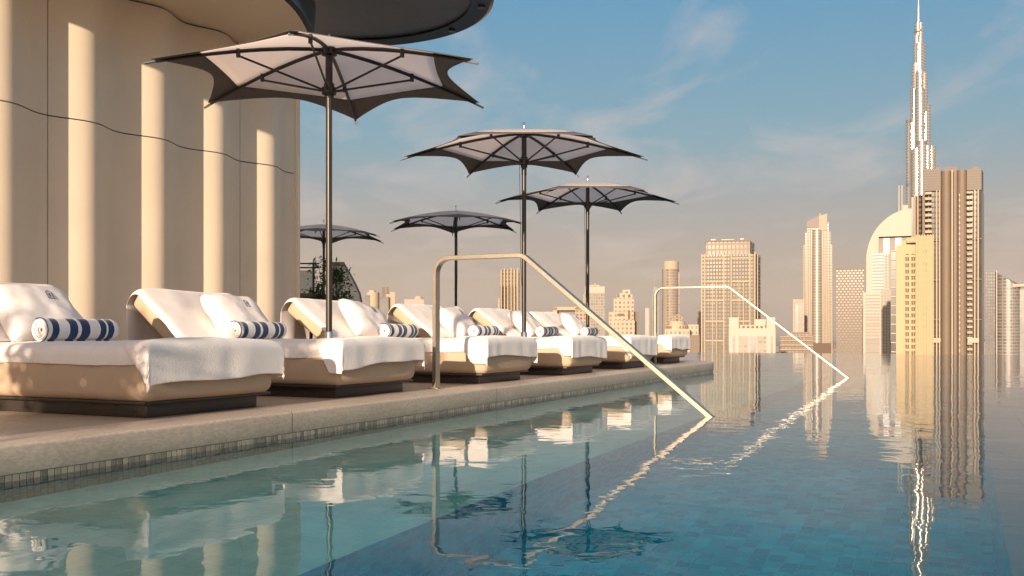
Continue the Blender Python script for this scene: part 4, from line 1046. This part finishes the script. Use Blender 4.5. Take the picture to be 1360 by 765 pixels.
T = simple('stepped_cream_building', 829, 750, 'stepped cream building rising to a narrow square turret, left of the far handrail', [('r', 'base', ef, 816, 843, 425, dict(d0=-2)), ('r', 'body', ef, 815, 842, 396), ('r', 'left_wing', ef, 808.5, 817, 414, dict(d0=4)), ('r', 'right_wing', brown, 841, 848.5, 414, dict(d0=5)), ('r', 'upper_step', ef2, 819, 840, 391, dict(d0=2)), ('r', 'turret_base', cream, 823, 837.5, 389, dict(d0=3)), ('r', 'turret', ef2, 827, 837, 384.5, dict(d0=4)), ('r', 'bay', dk, 820, 829, 416.5, dict(bot=419.5, d0=-.4, d1=3)), ('r', 'bay', dk, 834, 837, 412.5, dict(bot=424, d0=-.3, d1=3))])
T = simple('white_slab', 859, 1300, 'thin plain white slab tower standing alone', [('r', 'body', white, 857, 861.5, 409), ('r', 'side_wall', gglass, 861.5, 863, 410)], 'skyscraper')
T = simple('needle_tower', 870, 1700, 'dark slim tower ending in a thin needle, left of the round tower', [('r', 'body', gglass, 866.5, 875, 392, dict(d1=20)), ('r', 'shoulder', gglass, 868, 873, 381, dict(d1=16)), ('c', 'needle', pale, 869.8, .5, 365, dict(bot=384, rtop=.1, seg=8))], 'skyscraper')
hf = facade('round_tower_windows', (.50, .40, .31), (.22, .18, .15), 3.2, 3.5, .5, .55)
T = simple('round_tower', 891, 1200, 'tall round brown tower with a plain cream cap, behind the far handrail post', [('c', 'shaft', hf, 890.5, 11.2, 357), ('c', 'cap', cream, 891, 10.4, 346.5, dict(bot=358, dy=10)), ('r', 'side_wing', hf, 895, 903, 361, dict(d0=6, d1=20))], 'skyscraper')
gf = facade('rotunda_windows', (.72, .58, .43), (.28, .2, .15), 2.6, 3.3, .45, .5)
T = simple('domed_rotunda_building', 899, 600, 'cream rotunda building with a rooftop sculpture of rings, right beside the last lounger', [('c', 'rotunda', gf, 899, 15, 432), ('c', 'drum', cream, 899, 11, 426.5, dict(bot=434, dy=8)), ('r', 'base', gf, 883, 916, 437, dict(d0=-2)), ('r', 'right_wing', gf, 914, 928, 431, dict(d0=6)), ('r', 'side_wall', brown, 916, 929, 445, dict(d0=-1))])
bm = NB()
for px, py, rp in ((894.5, 421.5, 2.2), (899.5, 420.5, 2.4), (904, 422, 2.0), (901, 418.6, 1.3)):
    c = Vector((T.X(px), 8, T.Z(py))); r = rp * T.k
    tube(bm, [c + Vector((r * math.cos(t), .4 * math.sin(t * 2), r * math.sin(t))) for t in [2 * math.pi * k / 16 for k in range(17)]], .28, 6)
for px in (893, 897, 902, 906): tube(bm, [(T.X(px), 8, T.Z(427)), (T.X(px), 8, T.Z(423))], .2, 6)
link_mesh('roof_sculpture', bm, cream, T.root)
simple('grey_slab', 927, 1500, 'narrow grey slab tower just left of the gridded tower', [('r', 'body', facade('grey_slab_windows', (.30, .25, .22), (.2, .17, .15), 3, 3.5, .5, .5), 923.5, 931, 410.5), ('r', 'roof_box', brown, 925, 929, 408.5, dict(bot=411, d0=4, d1=12))], 'skyscraper')
simple('round_silo_tower', 495, 1000, 'small round cream tower far left, right of the wind screen', [('c', 'drum', cream, 495.3, 8.6, 388), ('c', 'cap', pale, 494.5, 4.5, 385.4, dict(bot=388.5, dy=8)), ('r', 'side_wing', gglass, 485, 491, 392)])
simple('boxy_twin_building', 516, 1000, 'boxy cream building with two roof boxes, right of the small round tower', [('r', 'left_body', gglass, 504.5, 516, 394), ('r', 'right_body', cream, 513, 524.5, 387.5, dict(d0=4)), ('r', 'roof_box', brown, 507.5, 511.5, 381, dict(bot=394, d0=3, d1=12)), ('r', 'roof_box', brown, 513, 516.5, 380.5, dict(bot=390, d0=3, d1=12))])
simple('low_domed_building', 550, 1400, 'low pale building with a flat dome, just above the fourth lounger', [('r', 'body', mat('mid_grey_render', (.42, .36, .3), .7), 537, 563, 397.5), ('c', 'dome', pale, 556, 7, 393, dict(bot=398, rtop=4))])

# far low-rise quarter, one mass down at street level
bm = NB(); rnd = random.Random(3)
for k in range(900):
    D = rnd.uniform(1500, 7000); px = rnd.uniform(420, 1420); w = rnd.uniform(15, 45); x = (px - 680) * D / F; h = rnd.uniform(12, 60) if rnd.random() < .93 else rnd.uniform(70, 105)
    box(bm, x, x + w, D, D + rnd.uniform(15, 40), 0, h)
lw = link_mesh('distant_city', bm, facade('lowrise_windows', (.50, .42, .33), (.28, .22, .18), 4, 3.6, .5, .5), loc=(0, 0, GZ)); tag(lw, kind='stuff')

# ------------------------------------------------------------------ haze
bm = NB(); box(bm, -14000, 14000, -160, 26000, GZ - 1.5, 900)
hz = bpy.data.materials.new('haze'); hz.use_nodes = True; nt = hz.node_tree; nt.nodes.remove(nt.nodes['Principled BSDF'])
pv = nt.nodes.new('ShaderNodeVolumePrincipled'); pv.inputs['Color'].default_value = (.86, .80, .76, 1); pv.inputs['Density'].default_value = .00008; pv.inputs['Anisotropy'].default_value = 0.0
nt.links.new(pv.outputs[0], nt.nodes['Material Output'].inputs['Volume'])
HAZE = True
if HAZE:
    o = link_mesh('haze', bm, hz); tag(o, kind='stuff')
